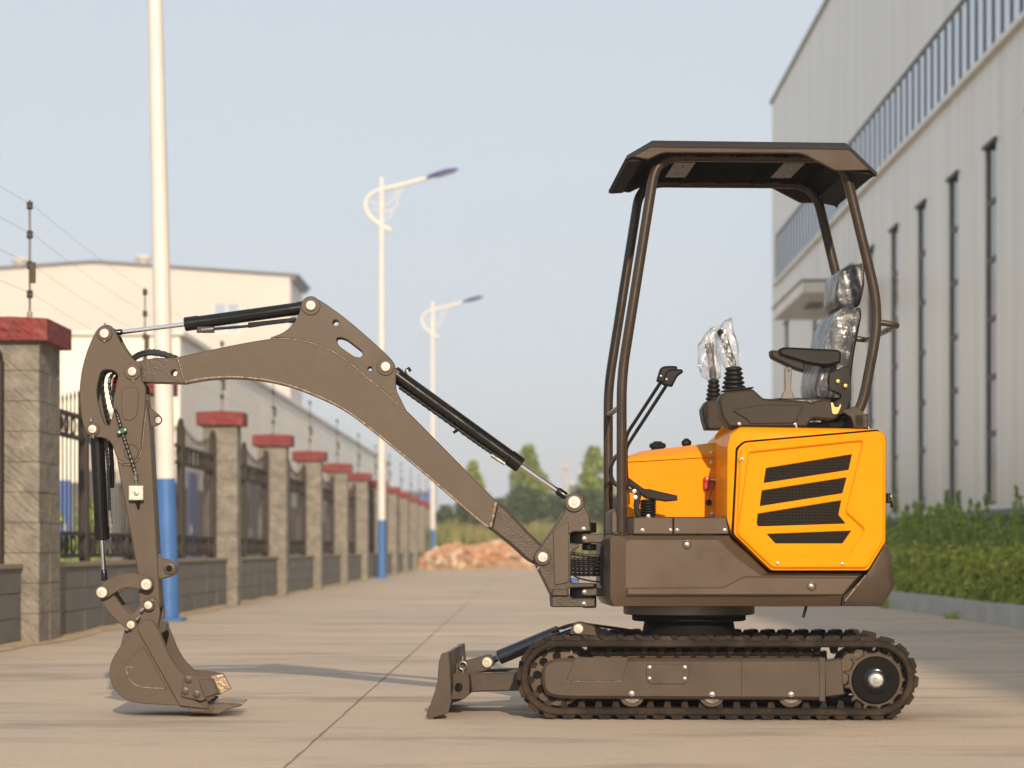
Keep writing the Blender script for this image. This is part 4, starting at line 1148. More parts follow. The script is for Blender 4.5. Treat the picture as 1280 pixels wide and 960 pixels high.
# ---------------------------------------------------------------- front hood (tank cover) and floor
HN = .02
H0 = [(783.5, 646), (784, 579), (888, 574), (899, 574), (899, 646)]
H1 = [(782.5, 645), (783, 577.5), (888, 572), (900, 572), (900, 645)]
def P3(pts, yl, fr=U): return [(fr.px(u, v, yl)[0], yl, fr.px(u, v, yl)[1]) for u, v in pts]
x0h = [fr_ for fr_ in (0,)]
near = P3(H0, HN)
lip = [(x, HN - .006, z) for x, _, z in P3([(782.5, 646), (783, 577), (888, 571.5), (902, 571.5), (902, 646)], HN - .006)]
hood = MB()
body = P3([(784, 646), (784, 578), (889, 571.5), (903, 571), (903, 646)], HN)
back = [(x, .405, z) for x, _, z in body]
hood.loft([body, back])
hd = part('front_hood', hood, M['yellow'], U, None, 50)
lid_n = P3([(783, 577.5), (783.6, 573.5), (796, 571), (890, 566), (904, 564), (904, 571), (889, 571.2)], HN - .008)
lid_m = P3([(787, 577.3), (788, 569), (801, 564), (891, 553.5), (904, 551), (904, 570.5), (889, 571)], HN + .05)
lid_f = [(x, .36, z) for x, _, z in lid_m]
lid_e = [(x, .41, z) for x, _, z in lid_n]
part('hood_lid', MB().loft([lid_n, lid_m, lid_f, lid_e]), M['yellow'], U, hd, 50)
for (u, v, wr, hh, nm) in ((822, 557, 11, 8, 'filler_cap'), (858, 553.5, 6.5, 6, 'tank_cap')):
    x, z = U.px(u, v + 3, .2)
    part(nm, MB().lathe((x, .2, z - .01), (0, 0, 1), [(0, wr * PXM * .8), (.010, wr * PXM * .8), (.012, wr * PXM), (.024, wr * PXM), (.030, wr * PXM * .85), (.034, wr * PXM * .5), (.038, wr * PXM * .5), (.039, 0)], 10), M['blackplastic'], U, hd)
sw_ = part('battery_switch', MB().prism(U.O([(878.5, 596, 4), (887, 596, 4), (887, 612, 3), (879.5, 613, 3)], HN), HN - .026, HN - .001, b=.004).lathe((*[U.px(883, 600, HN)[0]], HN - .026, U.px(883, 600, HN)[1]), (0, -1, 0), [(0, .011), (.006, .011), (.008, .004), (.0081, 0)], 14), M['red'], U, hd)
part('tether', MB().tube(bez([U.V(887, 600, HN - .03), U.V(893, 604, HN - .035), U.V(889, 616, HN - .02), U.V(886, 626, HN - .01)], 5), .0016, 5), M['hose'], U, sw_)
part('switch_plug', MB().cyl(U.V(887, 600, HN - .012), U.V(897, 600, HN - .012), .008, None, 12), M['zinc'], U, sw_)
part('tether_cap', MB().cyl(U.V(886, 628, HN - .012), U.V(886, 628, HN, HN - .001), .013, None, 14), M['blackplastic'], U, sw_)
for u, v in ((889, 566), (889, 578), (898, 574), (890, 642), (899, 640)): bolt(U, u, v, HN - .006, hd, .95)
# floor boxes
dk = part('floor_box', MB().prism(U.O([(792, 647), (841, 647), (841, 667.5), (792, 667.5)], -.385), -.385, .02, b=.003), M['house'], U)
dk2 = part('floor_box', MB().prism(U.O([(842.2, 647), (911, 647), (911, 667.5), (842.2, 667.5)], -.385), -.385, .02, b=.003), M['house'], U)
for u, v, o in ((803, 662.5, dk), (838, 662.5, dk), (846.5, 662.5, dk2), (906, 662.5, dk2)): bolt(U, u, v, -.3855, o, .9)
part('front_bulkhead', MB().prism(U.O([(757, 641), (764, 636, 3), (790, 634, 3), (792, 646), (792, 668), (757, 668)], .30), .03, .405, b=.008), M['house'], U)
# pedal
pd = part('travel_pedal', MB().prism(U.O([(784, 597), (803, 611), (845, 619.5), (845.5, 626), (833, 627), (808, 623), (785, 606)], -.22, 1.5), -.27, -.17, b=.003)
          .prism(U.O([(788, 609), (797, 612), (800, 620), (797, 634), (800, 646), (793, 646), (790, 632), (792, 620)], -.22, 1.5), -.29, -.275, b=.003), M['blackplastic'], U)
for k in range(9):
    part('pedal_rib', MB().tube([U.V(810 + 3.4 * k, 612.2 + .85 * k, -.22, -.268), U.V(810 + 3.4 * k, 612.2 + .85 * k, -.22, -.172)], .004, 6), M['blackplastic'], U, pd)
x, z = U.px(810, 646, -.22)
prof = []
for k in range(6): prof += [(.005 + k * .0105, .028), (.009 + k * .0105, .035), (.012 + k * .0105, .035)]
part('pedal_boot', MB().lathe((x, -.22, z), (0, 0, 1), [(0, .036)] + prof + [(.07, .022), (.071, 0)], 20), M['blackrubber'], U, pd)
for u, v in ((793, 614.5), (794, 622)): pin(U, u, v, -.29, 0, 3, pd, 'pivot_bolt', 'zinc')
bolt(U, 810.5, 645, -.262, dk, .9)
# travel levers
for (u0, v0, u1, v1, yl) in ((784, 560, 834, 480, -.04), (784, 545, 827, 476, .06)):
    lv = part('travel_lever', MB().tube(bend([U.V(784, 612, yl), U.V(u0 - 2, v0, yl), U.V(u1, v1, yl)], .03), .0075, 8), M['blackpaint'], U)
    part('lever_grip', MB().prism(U.O([(u1 - 7, v1 + 1, 2), (u1 - 2, v1 - 16, 4), (u1 + 4, v1 - 18.5, 4), (u1 + 19, v1 - 18.5, 4), (u1 + 20, v1 - 14, 4), (u1 + 13, v1 - 10, 4), (u1 + 6, v1 + 4, 2)], yl), yl - .014, yl + .014, b=.008), M['blackplastic'], U, lv)
    bolt(U, u1 - 1, v1 - 6, yl - .014, lv, .5)
part('lever_cable', MB().tube(bez([U.V(784, 561, .02), U.V(769, 572, .02), U.V(763, 588, .02), U.V(768, 604, .02), U.V(784, 612, .0), U.V(792, 614, -.1)], 6), .009, 8), M['hose'], U)

# ---------------------------------------------------------------- consoles, joysticks, seat
CO = [(898.5, 499, 3), (904.5, 490, 4), (941, 486, 3), (954, 498, 3), (1012, 501.5, 3), (1013, 503), (1024, 500, 3), (1039, 499, 3), (1040, 508), (1050, 519, 6), (1043, 525, 6), (1016, 523, 3), (1008, 533.5), (911, 533.5), (902, 519, 3)]
con = part('near_console', MB().prism(U.O(CO, -.37), -.37, -.25, b=.008), M['plastic'], U)
part('console_swage', MB().prism(U.O([(914, 513, 4), (953, 506, 4), (1005, 506.5, 3), (993, 529, 3), (936, 530, 4), (936, 526, 4)], -.37), -.376, -.369, b=.004), M['plastic'], U, con)
for u, v in ((924, 530), (994, 530.5)): bolt(U, u, v, -.373, con, .8)
con2 = part('far_console', MB().prism(U.O([(877, 511, 2), (883, 501, 3), (896, 499, 3), (935, 496), (955, 510), (1000, 512), (1000, 537), (883, 537), (879, 524)], .26), .25, .37, b=.008), M['plastic'], U)
part('console_bracket', MB().prism(U.O([(893, 545), (903, 533), (915, 540), (905, 555), (895, 556)], .10), .06, .10, b=.003), M['yellow'], U, con2)
def joystick(u, v0, v1, tipu, tipv, yl, rb, par, bag):
    x, z = U.px(u, v0, yl); _, z1 = U.px(u, v1, yl)
    n = 5; h = (z1 - z) / n; prof = []
    for k in range(n):
        r_ = rb * (1 - .36 * k / n)
        prof += [(k * h, r_ * .80), (k * h + h * .25, r_), (k * h + h * .62, r_), (k * h + h * .9, r_ * .78)]
    js = part('joystick', MB().lathe((x, yl, z), (0, 0, 1), prof + [(n * h, rb * .4), (n * h + .001, 0)], 22), M['blackrubber'], U)
    a = Vector((x, yl, z1)); b_ = U.V(tipu, tipv, yl)
    part('grip', MB().tube([a, a.lerp(b_, .06), a.lerp(b_, .4), a.lerp(b_, .7), a.lerp(b_, .88), a.lerp(b_, .97), b_], 0, 14, True, [.012, .0165, .0145, .016, .020, .017, .006]), M['blackplastic'], U, js)
    for t in (.85,): part('grip_button', MB().cyl(a.lerp(b_, t) + Vector((-.012, -.012, 0)), a.lerp(b_, t) + Vector((-.02, -.02, 0)), .005, None, 8), M['blackplastic'], U, js)
    # crumpled clear bag
    rr = random.Random(int(u)); rings_ = []
    for q, (bu, bv, bw) in enumerate(bag):
        c = U.V(bu, bv, yl); ring_ = []
        for k in range(20):
            aa = 2 * math.pi * k / 20
            w = bw * PXM * (1 + .22 * rr.uniform(-1, 1))
            ring_.append(c + Vector((math.cos(aa) * w, math.sin(aa) * w * .62, rr.uniform(-.006, .006))))
        rings_.append(ring_)
    o = part('plastic_bag', MB().loft(rings_, False), M['bag'], U, js, 180)
    return js
joystick(917, 486.5, 458, 901, 411, -.31, .0475, con, [(915, 460, 9), (914, 455, 10.5), (912, 443, 12), (909, 430, 12.5), (907, 418, 11), (909, 408, 8), (911, 401, 4.5), (914, 398, 1)])
joystick(892, 501, 474, 886, 428, .31, .034, con2, [(890, 475, 6), (889, 470, 12), (887, 455, 13.5), (884, 442, 12), (883, 432, 12.5), (888, 420, 8), (893, 411, 5), (896, 409, 2)])
part('joystick_plate', MB().prism(U.O([(903, 489.5), (941, 485.5), (941, 484), (903, 488)], -.33), -.36, -.26, b=.002), M['plastic'], U, con)
ll = part('lock_lever', MB().prism(U.O([(980.5, 461, 2), (983, 459, 2), (988, 459, 2), (990, 461, 2), (988.5, 486, 2), (992, 493, 2), (992, 499), (977, 499), (977, 494, 2), (981, 487, 2)], -.28), -.285, -.27, holes=[circ(*U.px(985.5, 463.5, -.28), .003, 8)], b=.003), M['greyplate'], U)
# seat
SN = .215
def cushion(pts, y0, y1, bulge=.03, n=3):
    """Padded block: outline in px, edges pulled in."""
    mid = [U.px(p[0], p[1], y0) for p in rnd(pts, 0, 4)]
    cx = sum(p[0] for p in mid) / len(mid); cz = sum(p[1] for p in mid) / len(mid)
    def sc(k): return [(cx + (x - cx) * k, cz + (z - cz) * k) for x, z in mid]
    st = [(.80, 0), (.93, .006), (.98, .018), (1.0, .045)]
    rings_ = [[(x, y0 + d, z) for x, z in sc(k)] for k, d in st] + [[(x, y1 - d, z) for x, z in sc(k)] for k, d in reversed(st)]
    return MB().loft(rings_)
seat = part('seat_backrest', cushion([(1029, 437, 8), (1040, 398, 12), (1050, 387, 8), (1066, 384, 5), (1074, 386, 4), (1073, 402, 6), (1062, 452, 8), (1052, 498, 4), (1022, 497, 6), (1020, 473, 8)], -SN, SN), M['seat'], U, None, 60)
part('backrest_shell', MB().prism(U.O([(1070, 384, 4), (1076, 385, 3), (1077, 395, 6), (1068, 440, 8), (1063, 480, 6), (1063, 512, 8), (1056, 519, 6), (1050, 505), (1055, 470, 6), (1066, 420, 8), (1071, 400, 6)], -.19), -.195, .195, b=.008), M['blackplastic'], U, seat)
hr = part('headrest', cushion([(1044, 372, 6), (1047, 342, 8), (1055, 334, 8), (1066, 329.5, 4), (1078, 329, 3), (1078.5, 357, 6), (1073, 379, 5), (1066, 384, 4), (1049, 384, 5)], -.16, .16), M['seat'], U, seat, 60)
part('headrest_back', MB().prism(U.O([(1075, 329, 2), (1080.5, 329, 3), (1080.5, 358, 6), (1074.5, 382, 5), (1070, 384, 2), (1077, 357, 6)], -.15), -.155, .155, b=.006), M['tubepaint'], U, hr)
part('seat_cushion', cushion([(948, 512, 6), (952, 500, 8), (975, 496.5, 8), (1035, 497, 6), (1040, 520, 4), (960, 524, 6)], -.21, .21), M['seat'], U, seat, 60)
def film_on(pts, y0, y1, parent, seed):
    rr = random.Random(seed)
    o_ = [U.px(p[0], p[1], y0) for p in rnd(pts, 0, 3)]
    cx = sum(p[0] for p in o_) / len(o_); cz = sum(p[1] for p in o_) / len(o_)
    rings_ = []
    for k, yy in ((.86, y0 - .006), (.99, y0 + .004), (1.035, y0 + .03), (1.03, (y0 + y1) / 2), (1.035, y1 - .03), (.99, y1), (.86, y1 + .006)):
        rings_.append([(cx + (x - cx) * k * (1 + rr.uniform(-.012, .02)), yy + rr.uniform(-.004, .003), cz + (z - cz) * k * (1 + rr.uniform(-.008, .014))) for x, z in o_])
    part('plastic_wrap', MB().loft(rings_), M['film'], U, parent, 25)
film_on([(1029, 437, 8), (1040, 398, 12), (1050, 386, 8), (1066, 383, 5), (1076, 386, 4), (1074, 402, 6), (1063, 452, 8), (1052, 498, 4), (1022, 497, 6), (1020, 473, 8)], -SN - .004, SN + .004, seat, 4)
film_on([(1044, 372, 6), (1047, 342, 8), (1055, 334, 8), (1066, 329, 4), (1079, 328, 3), (1079, 357, 6), (1073, 379, 5), (1066, 384, 4), (1049, 384, 5)], -.165, .165, hr, 5)
arm_n = part('armrest', MB().prism(U.O([(972, 437.5, 2), (979, 434, 4), (1047, 437.5, 3), (1051, 441, 3), (1050, 454, 3), (1032, 458.5, 8), (1008, 455, 10), (974, 444.5, 4)], -.28), -.30, -.235, b=.009), M['blackplastic'], U, seat)
part('armrest', MB().prism(U.O([(961, 439, 2), (966, 438.5, 2), (1017, 448), (1020, 468, 3), (1012, 468, 6), (993, 463, 10), (962, 448, 4)], .28), .235, .30, b=.009), M['plastic'], U, seat)
rc = part('recliner_plate', MB().prism(U.O([(1036, 466, 3), (1058, 457, 4), (1063, 462, 4), (1064, 500, 8), (1056, 517, 8), (1046, 520, 6), (1037, 505, 3), (1052, 497, 3), (1050, 492, 3), (1036, 487, 3)], -.235), -.236, -.224, b=.003), M['blackplastic'], U, seat)
for u, v in ((1047, 477), (1056.5, 482.5)): pin(U, u, v, -.236, 0, 2.6, rc, 'pivot_bolt', 'gold')
part('latch_plate', MB().prism(U.O([(1038, 503, 1), (1041, 503, 1), (1043, 509, 2), (1048, 509, 2), (1050, 504, 1), (1051.5, 507, 1), (1047, 518, 3), (1040, 518, 3)], -.372), -.377, -.371, b=.001), M['gold'], U, con)
part('seat_base', MB().lathe((*[U.px(1045, 533, -.1)[0]], -.1, U.px(1045, 533, -.1)[1]), (0, 0, 1), [(0, .07), (.012, .072), (.02, .06), (.03, .068), (.04, .058), (.05, .064), (.051, 0)], 24), M['blackrubber'], U, seat)
part('seat_plate', MB().box(*sorted((U.px(960, 525, 0)[0], U.px(1060, 525, 0)[0])), -.2, .2, U.px(1000, 534, -.3)[1], U.px(1000, 526, -.3)[1], b=.004), M['blackpaint'], U, seat)

# ---------------------------------------------------------------- canopy
PN = -.35
def tube_pts(sign):
    base = [U.px(u, v, PN) for u, v in ((777, 668), (777, 470), (819, 203), (826, 197), (1046, 200), (1058, 212), (1100, 392), (1096, 430), (1079, 503), (1068, 521), (1052, 519))]
    z_top = U.px(900, 196, PN)[1]
    pts = [base[0], base[1], (U.px(820.5, 196, PN)[0], z_top), (U.px(1053, 196, PN)[0], z_top), base[6], base[8], base[9]]
    out = []
    P = [Vector((x, PN * sign, z)) for x, z in pts]
    rad_ = [.03, .12, .10, .10, .10]
    res = [P[0]]
    for i in range(1, len(P) - 1):
        a, q, c = P[i - 1], P[i], P[i + 1]; r_ = (.10, .10, .11, .14, .09)[i - 1]
        A_ = q + (a - q).normalized() * min(r_, (a - q).length * .45); C2 = q + (c - q).normalized() * min(r_, (c - q).length * .45)
        for k in range(9):
            t = k / 8; res.append(A_ * (1 - t) ** 2 + q * 2 * t * (1 - t) + C2 * t * t)
    res.append(P[-1]); return res, P
RT = .0205
tn, Pn = tube_pts(1); tf, Pf = tube_pts(-1)
cf = part('canopy_post', MB().tube(tn, RT, 18), M['tubepaint'], U)
part('canopy_post', MB().tube(tf, RT, 18), M['tubepaint'], U)
part('post_foot', MB().lathe(Pn[0] + Vector((0, 0, -.003)), (0, 0, 1), [(0, .032), (.006, .032), (.012, RT + .001)], 18), M['tubepaint'], U, cf)
a_, b_ = U.V(777, 507, PN), U.V(777, 507, PN); b_.y = -PN
part('cross_bar', MB().cyl(a_, b_, .011, None, 12), M['tubepaint'], U, cf)
gb0, gb1 = U.V(1100, 403, PN), U.V(1123, 406, PN)
gpts = [gb0, gb1 + Vector((-.01, 0, 0)), gb1 + Vector((0, .03, 0)), Vector((gb1.x, -gb1.y - .03, gb1.z)), Vector((gb1.x - .01, -gb1.y, gb1.z)), Vector((gb0.x, -gb0.y, gb0.z))]
part('rear_guard_bar', MB().tube(bend(gpts, .03), .0125, 12), M['tubepaint'], U, cf)
part('rear_post_plate', MB().prism(U.O([(1050, 514), (1068, 508, 3), (1078, 515, 3), (1078, 534), (1066, 534), (1062, 522)], PN), PN - .03, PN - .02, b=.003).box(U.px(1066, 530, PN)[0], U.px(1084, 530, PN)[0], PN - .03, -PN + .03, U.px(1066, 536, PN)[1], U.px(1066, 518, PN)[1], b=.005), M['tubepaint'], U, cf)
# roof shell
RN = -.455
top = [(788, 195), (817, 180.5), (1060, 183.5), (1088, 212)]
lo_ = [(1088, 212.5, 1), (1045, 213.5, 5), (1003, 191.5, 8), (828, 190.5, 8), (811, 199, 3), (789, 195.5, 1)]
fo_n = U.O(top + lo_, RN)
fas = []
def shift(pts, dx, dz): return [(x + dx, z + dz) for x, z in pts]
for sg in (1, -1):
    y_a, y_b = sorted((RN * sg, (RN + .02) * sg))
    fas.append(MB().prism(fo_n, y_a, y_b, b=.003))
# crowned top: near rim, shoulder, middle (symmetric)
tx = [U.px(*p, RN) for p in ((783, 195), (814, 180), (1061, 183), (1096, 216))]
zt = U.px(900, 176.2, RN + .03)[1] - U.px(900, 180, RN)[1]
def rowp(y, dz, ins): 
    (x0, z0), (x1, z1), (x2, z2), (x3, z3) = tx
    return [Vector((x0 + ins * .3, y, z0 + dz * .3)), Vector((x1 + ins * .4, y, z1 + dz)), Vector((x2 - ins * .4, y, z2 + dz)), Vector((x3 - ins * .3, y, z3 + dz * .3))]
rows = [rowp(RN - .004, .004, 0), rowp(RN + .035, .020, .02), rowp(RN + .12, .030, .03), rowp(-RN - .12, .030, .03), rowp(-RN - .035, .020, .02), rowp(-RN + .004, .004, 0)]
rings_ = [[p for p in r_] + [p - Vector((0, 0, .016)) for p in reversed(r_)] for r_ in rows]
crown_mb = MB().loft(rings_)
# front and rear aprons
for (i, j, dx) in ((0, 1, 1), (3, 2, -1)):
    pass
rfp = part('canopy_roof', crown_mb, M['rooftop'], U, None, 20)
for f_ in fas: part('side_fascia', f_, M['roofbrown'], U, rfp, 30)
# inner lining and ribs
zr = U.px(900, 190, RN)[1]
part('roof_lining', MB().box(tx[1][0] + .02, tx[2][0] - .03, RN + .03, -RN - .03, zr + .004, zr + .010, b=.001), M['liner'], U, rfp)
for u in (868, 915, 960, 1000):
    x = U.px(u, 192, 0)[0]
    part('roof_rib', MB().box(x - .03, x + .03, RN + .06, -RN - .06, zr - .006, zr + .003, b=.003), M['liner'], U, rfp)
zbk = U.px(900, 202, PN)[1]
for u in (857, 994):
    x = U.px(u, 201, PN)[0]
    br = part('roof_bracket', MB().prism([(x - .042, zbk - .003), (x + .042, zbk - .003), (x + .042, zbk + .003), (x - .042, zbk + .003)], PN + .022, PN + .40, b=.001), M['greyplate'], U, rfp)
    for dy_ in (.10, .33):
        o = link('bolt', bolt_me, br, (x, PN + dy_, zbk - .003), (R(90), 0, 0)); o.scale = (.8, .8, .8)
# front drop lip of the roof
for (xa_, za_), (xb_, zb_), dx in ((tx[0], tx[1], 1), (tx[3], tx[2], -1)):
    part('roof_apron', MB().prism([(xa_, za_ - .001), (xa_ + dx * .006, za_ - .02), (xa_ + dx * .06, za_ - .016), (xa_ + dx * .055, za_ + .002)] if dx > 0 else [(xa_, za_ - .001), (xa_ - .012, za_ - .008), (xa_ - .11, za_ + .012), (xa_ - .02, za_ + .008)], RN + .021, -RN - .021, b=.003), M['rooftop'], U, rfp)

# ---------------------------------------------------------------- swing bracket (king post)
KN, KF = -.075, .075
kp_o = [(678, 680, 1), (690, 663, 3), (706, 639, 3), (706, 628, 10), (712, 618, 6), (722, 618, 2), (730, 618, 2), (731, 633, 4), (737, 645, 4), (738.5, 664, 1), (716, 665, 3), (710, 669, 2), (710, 678, 2), (724, 680, 2), (724, 684, 2), (714, 690, 4), (713.5, 729, 2), (743, 729), (743, 734), (711, 735, 2), (711, 743, 2), (716, 748), (744, 748), (744, 759), (690, 759), (689, 744, 1), (668, 702, 3), (667, 693, 6)]
kp = part('swing_bracket', MB().prism(U.O(kp_o, KN), KN, KN + .055, b=.005).prism(U.O(kp_o, KN), KF - .055, KF, b=.005)
          .prism(U.O([(692, 668), (712, 640), (712, 742), (692, 742)], KN), KN + .05, KF - .05, b=0)
          .prism(U.O([(690.5, 748.5), (743.5, 748.5), (743.5, 758.5), (690.5, 758.5)], KN), KN + .05, KF - .05, b=0), M['cast'], U)
part('side_web', MB().prism(U.O([(691, 664, 2), (711, 650, 6), (711, 728, 2), (693, 732, 4)], KN), KN - .006, KN + .001, b=.003), M['brown'], U, kp)
part('foot_flange', MB().prism(U.O([(690, 736), (710, 736, 2), (710, 745), (690, 745)], KN), KN - .014, KN + .001, b=.004), M['cast'], U, kp)
def boss(fr, u, v, r_, y0, y1, parent, mm='brown', name='boss'):
    x, z = fr.px(u, v, y0); r_ *= PXM
    b_ = .003
    return part(name, MB().lathe((x, y0, z), (0, 1, 0), [(0, r_ * .6), (0, r_ - b_), (b_, r_), (y1 - y0 - b_, r_), (y1 - y0, r_ - b_), (y1 - y0, r_ * .6)], 28), M[mm], fr, parent)
for u, v, rb, rp in ((717.8, 628, 12, 8.2), (678.4, 696.5, 10.5, 6.6)):
    boss(U, u, v, rb, KN - .012, KF + .012, kp, 'cast'); pin(U, u, v, KN - .012, 0, rp, kp)
bolt(U, 729.5, 661, KN, kp, 1.0); bolt(U, 730, 754.5, KN, kp, 1.1)
part('grease_nipple', MB().cyl(U.V(718, 617, 0), U.V(718, 612, 0), .006, .003, 8), M['greyplate'], U, kp)
part('grease_nipple', MB().cyl(U.V(674, 709, KN - .004), U.V(671, 713, KN - .004), .006, .003, 8), M['zinc'], U, kp)
for (v0, v1, w0, w1) in ((653, 666, 0, 0), (680, 688, 0, 0), (729, 760, 0, 0)):
    x, z0 = U.px(737, v1, -.02); _, z1 = U.px(737, v0, -.02)
    part('king_pin', MB().cyl((x, 0, z0), (x, 0, z1), .03, None, 20, b=.004), M['blackpaint'], U, kp)
for v0, v1 in ((665, 680), (734, 748)):
    x, z0 = U.px(726, v1, -.02); _, z1 = U.px(726, v0, -.02)
    part('bearing_bush', MB().cyl((x, 0, z0), (x, 0, z1), .045, None, 20), M['gasket'], U, kp)
for v0, v1 in ((667, 679), (735, 745)):
    er = part('house_ear', MB().prism(U.O([(727, v0, 4), (758, v0), (775, v0), (775, v1), (758, v1), (727, v1, 4)], -.05), -.055, .055, b=.005), M['cast'], U)
    bolt(U, 730.5, (v0 + v1) / 2, -.055, er, 1.0)
part('swing_column', MB().prism(U.O([(752, 679, 2), (758, 681), (758, 735), (752, 735)], -.06), -.06, -.045, b=.002), M['house'], U)
for k in range(6):
    yy = -.055 + .02 * k
    v0 = 693 + 4.6 * k
    part('hydraulic_hose', hose([U.V(700, v0 - 2, yy * .6), U.V(716, v0 + (1.5 if k else -1), yy), U.V(738, v0 + 2.2, yy - .01), U.V(766, v0 + 1.5, yy)], .0075, 8), M['hose'], U)
part('wiring_loom', MB().tube(bez([U.V(706, 711, -.06), U.V(722, 722, -.06), U.V(745, 727, -.05), U.V(766, 727, -.04)], 6), .004, 6), M['hose'], U)
part('hose_clip', MB().prism(U.O([(750, 684), (753.5, 684), (753.5, 732), (750, 732)], -.08), -.085, -.07, b=.001), M['blackpaint'], U)
part('blue_connector', MB().prism(U.O([(713, 722), (724, 724), (723, 730), (714, 729)], -.04), -.05, -.02, b=.003), M['bluepanel'], U)

# ---------------------------------------------------------------- boom
BN, BF = -.055, .055
boom_o = [(221, 446.5), (260, 438, 20), (300, 429.5, 20), (345, 422, 20), (372, 422.5, 20), (400, 430, 20), (428, 444, 20), (462, 473, 20), (508, 512.5, 20), (620, 626), (612.5, 661.5), (597, 650, 10), (525, 587.5, 20), (469, 541, 20), (431, 512, 20), (400, 497, 20), (365, 483, 20), (330, 475, 20), (290, 471.5, 20), (255, 474, 10), (231, 478.5)]
boom = part('boom', MB().prism(U.O(boom_o, BN), BN, BF, b=.004), M['brown'], U)
foot_o = [(620.5, 626.5), (632, 634, 4), (662, 666, 10), (679, 682, 6), (688, 692, 8), (687, 704, 8), (676, 708, 8), (660, 702, 8), (640, 683, 10), (613, 662)]
bfo = part('boom_foot', MB().prism(U.O(foot_o, BN), BN + .004, BF - .004, b=.012), M['cast'], U, boom)
nose_o = [(231.5, 479), (176, 477.5, 6), (160, 474, 8), (157, 463, 8), (166, 453, 8), (178, 450, 6), (192, 447, 6), (220.5, 447)]
part('boom_nose', MB().prism(U.O(nose_o, BN), BN + .006, BF - .006, holes=[circ(*U.px(217.5, 466, BN), .013, 16)], b=.003), M['cast'], U, boom)
br_o = [(337, 422, 2), (354, 416, 8), (366, 406, 8), (374, 393, 8), (377, 376, 10), (388, 369.5, 10), (402, 376, 10), (431, 396.5, 20), (462, 423, 20), (489, 448, 10), (495, 458, 8), (495, 487, 6), (508, 513), (462, 474, 20), (428, 445, 20), (400, 431, 20), (372, 423.5, 20)]
slot = rnd([(*U.px(u, v, BN), 6 * PXM) for u, v in ((420, 421), (432, 423), (454, 440), (452, 447), (443, 446), (422, 431))])
for y0, y1 in ((BN + .002, BN + .022), (BF - .022, BF - .002)):
    part('cylinder_bracket', MB().prism(U.O(br_o, BN), y0, y1, holes=[slot, circ(*U.px(419.7, 403.5, BN), .0125, 14), circ(*U.px(462.5, 461, BN), .009, 12)], b=.003), M['brown'], U, boom)
def bead(pts, y, parent, fr=U, r_=.0030):
    P = []
    pp = fr.O(pts, y)
    for i in range(len(pp) - 1):
        a, b_ = Vector(pp[i]), Vector(pp[i + 1]); n = max(1, int((b_ - a).length / .007))
        for k in range(n): P.append((a.lerp(b_, k / n), rg.uniform(.55, 1.35)))
    return part('weld_bead', MB().tube([(p.x, y - .0012, p.y) for p, _ in P], 0, 6, True, [r_ * w for _, w in P]), M['weld'], fr, parent)
bead([(231, 477.7), (255, 473, 10), (290, 470.5, 20), (330, 474, 20), (365, 482, 20), (400, 496, 20), (431, 511, 20), (469, 540, 20), (525, 586.5, 20), (597, 649, 10), (612, 660)], BN, boom, r_=.0042)
bead([(338, 423), (372, 424, 20), (400, 431.5, 20), (428, 445.5, 20), (462, 474.5, 20), (507, 513)], BN, boom, r_=.0022)
bead([(620.5, 627), (612.8, 661)], BN, boom, r_=.006)
bead([(221.5, 447), (231, 478)], BN, boom, r_=.003)
for u, v, rb, rp, y_ in ((388.5, 382, 12, 6.3, BN - .004), (482, 458.5, 11, 6.2, BN - .004), (165.3, 464.5, 10.5, 5.6, -.092)):
    boss(U, u, v, rb, y_, -y_, boom, 'brown'); pin(U, u, v, y_, 0, rp, boom)
for u0, v0, u1, v1 in ((400, 381, 406, 384), (494, 463, 499, 466), (471, 455, 466, 453)):
    part('grease_nipple', MB().cyl(U.V(u0, v0, -.03), U.V(u1, v1, -.03), .006, .003, 8), M['zinc'], U, boom)
# ---- hydraulic cylinders
def cylinder(name, b0, b1, rbar, r1, rrod, yl, parent_pin=None, eye=None):
    """Barrel from b0 to b1 (px), rod on to r1."""
    B0, B1, R1 = U.V(*b0, yl), U.V(*b1, yl), U.V(*r1, yl)
    d = (B1 - B0).normalized()
    o = part(name, MB().tube([B0, B0 + d * .004, B0 + d * .03, B0 + d * .031, B1 - d * .06, B1 - d * .059, B1 - d * .004, B1], 0, 28, True, [rbar * .8, rbar, rbar, rbar * .93, rbar * .93, rbar * 1.03, rbar * 1.03, rbar * .85]), M['blackpaint'], U)
    part('rod', MB().cyl(B1 - d * .002, R1, rrod, None, 20), M['chrome'], U, o)
    n = R1 - d * .045
    part('rod_eye', MB().tube([n, n + d * .01, R1], 0, 16, True, [rrod * 1.05, rrod * 1.35, rrod * 1.4]), M['blackpaint'], U, o)
    return o, B0, B1, d
ac, B0, B1, d = cylinder('arm_cylinder', (381, 384.5), (230.5, 405.5), .0285, (140, 416.6), .0095, 0)
part('hose_pipe', MB().tube(bez([U.V(250, 413, -.02), U.V(275, 410.5, -.02), U.V(310, 407.5, -.02), U.V(345, 402, -.02), U.V(368, 402, -.02)], 6), .006, 8).box(*sorted((U.px(246, 410, -.02)[0], U.px(268, 410, -.02)[0])), -.03, -.012, U.px(246, 416, -.02)[1], U.px(246, 408, -.02)[1], b=.003), M['hose'], U, ac)
part('pipe_block', MB().prism(U.O([(310, 403.5), (370, 397), (370, 402), (330, 407), (311, 410)], -.02), -.03, -.01, b=.003), M['blackpaint'], U, ac)
part('hose_fitting', MB().cyl(U.V(252, 412.5, -.034), U.V(267, 411, -.034), .006, None, 8), M['zinc'], U, ac)
bc_, B0, B1, d = cylinder('boom_cylinder', (491, 466), (651, 582), .0335, (707, 620.5), .0125, 0)
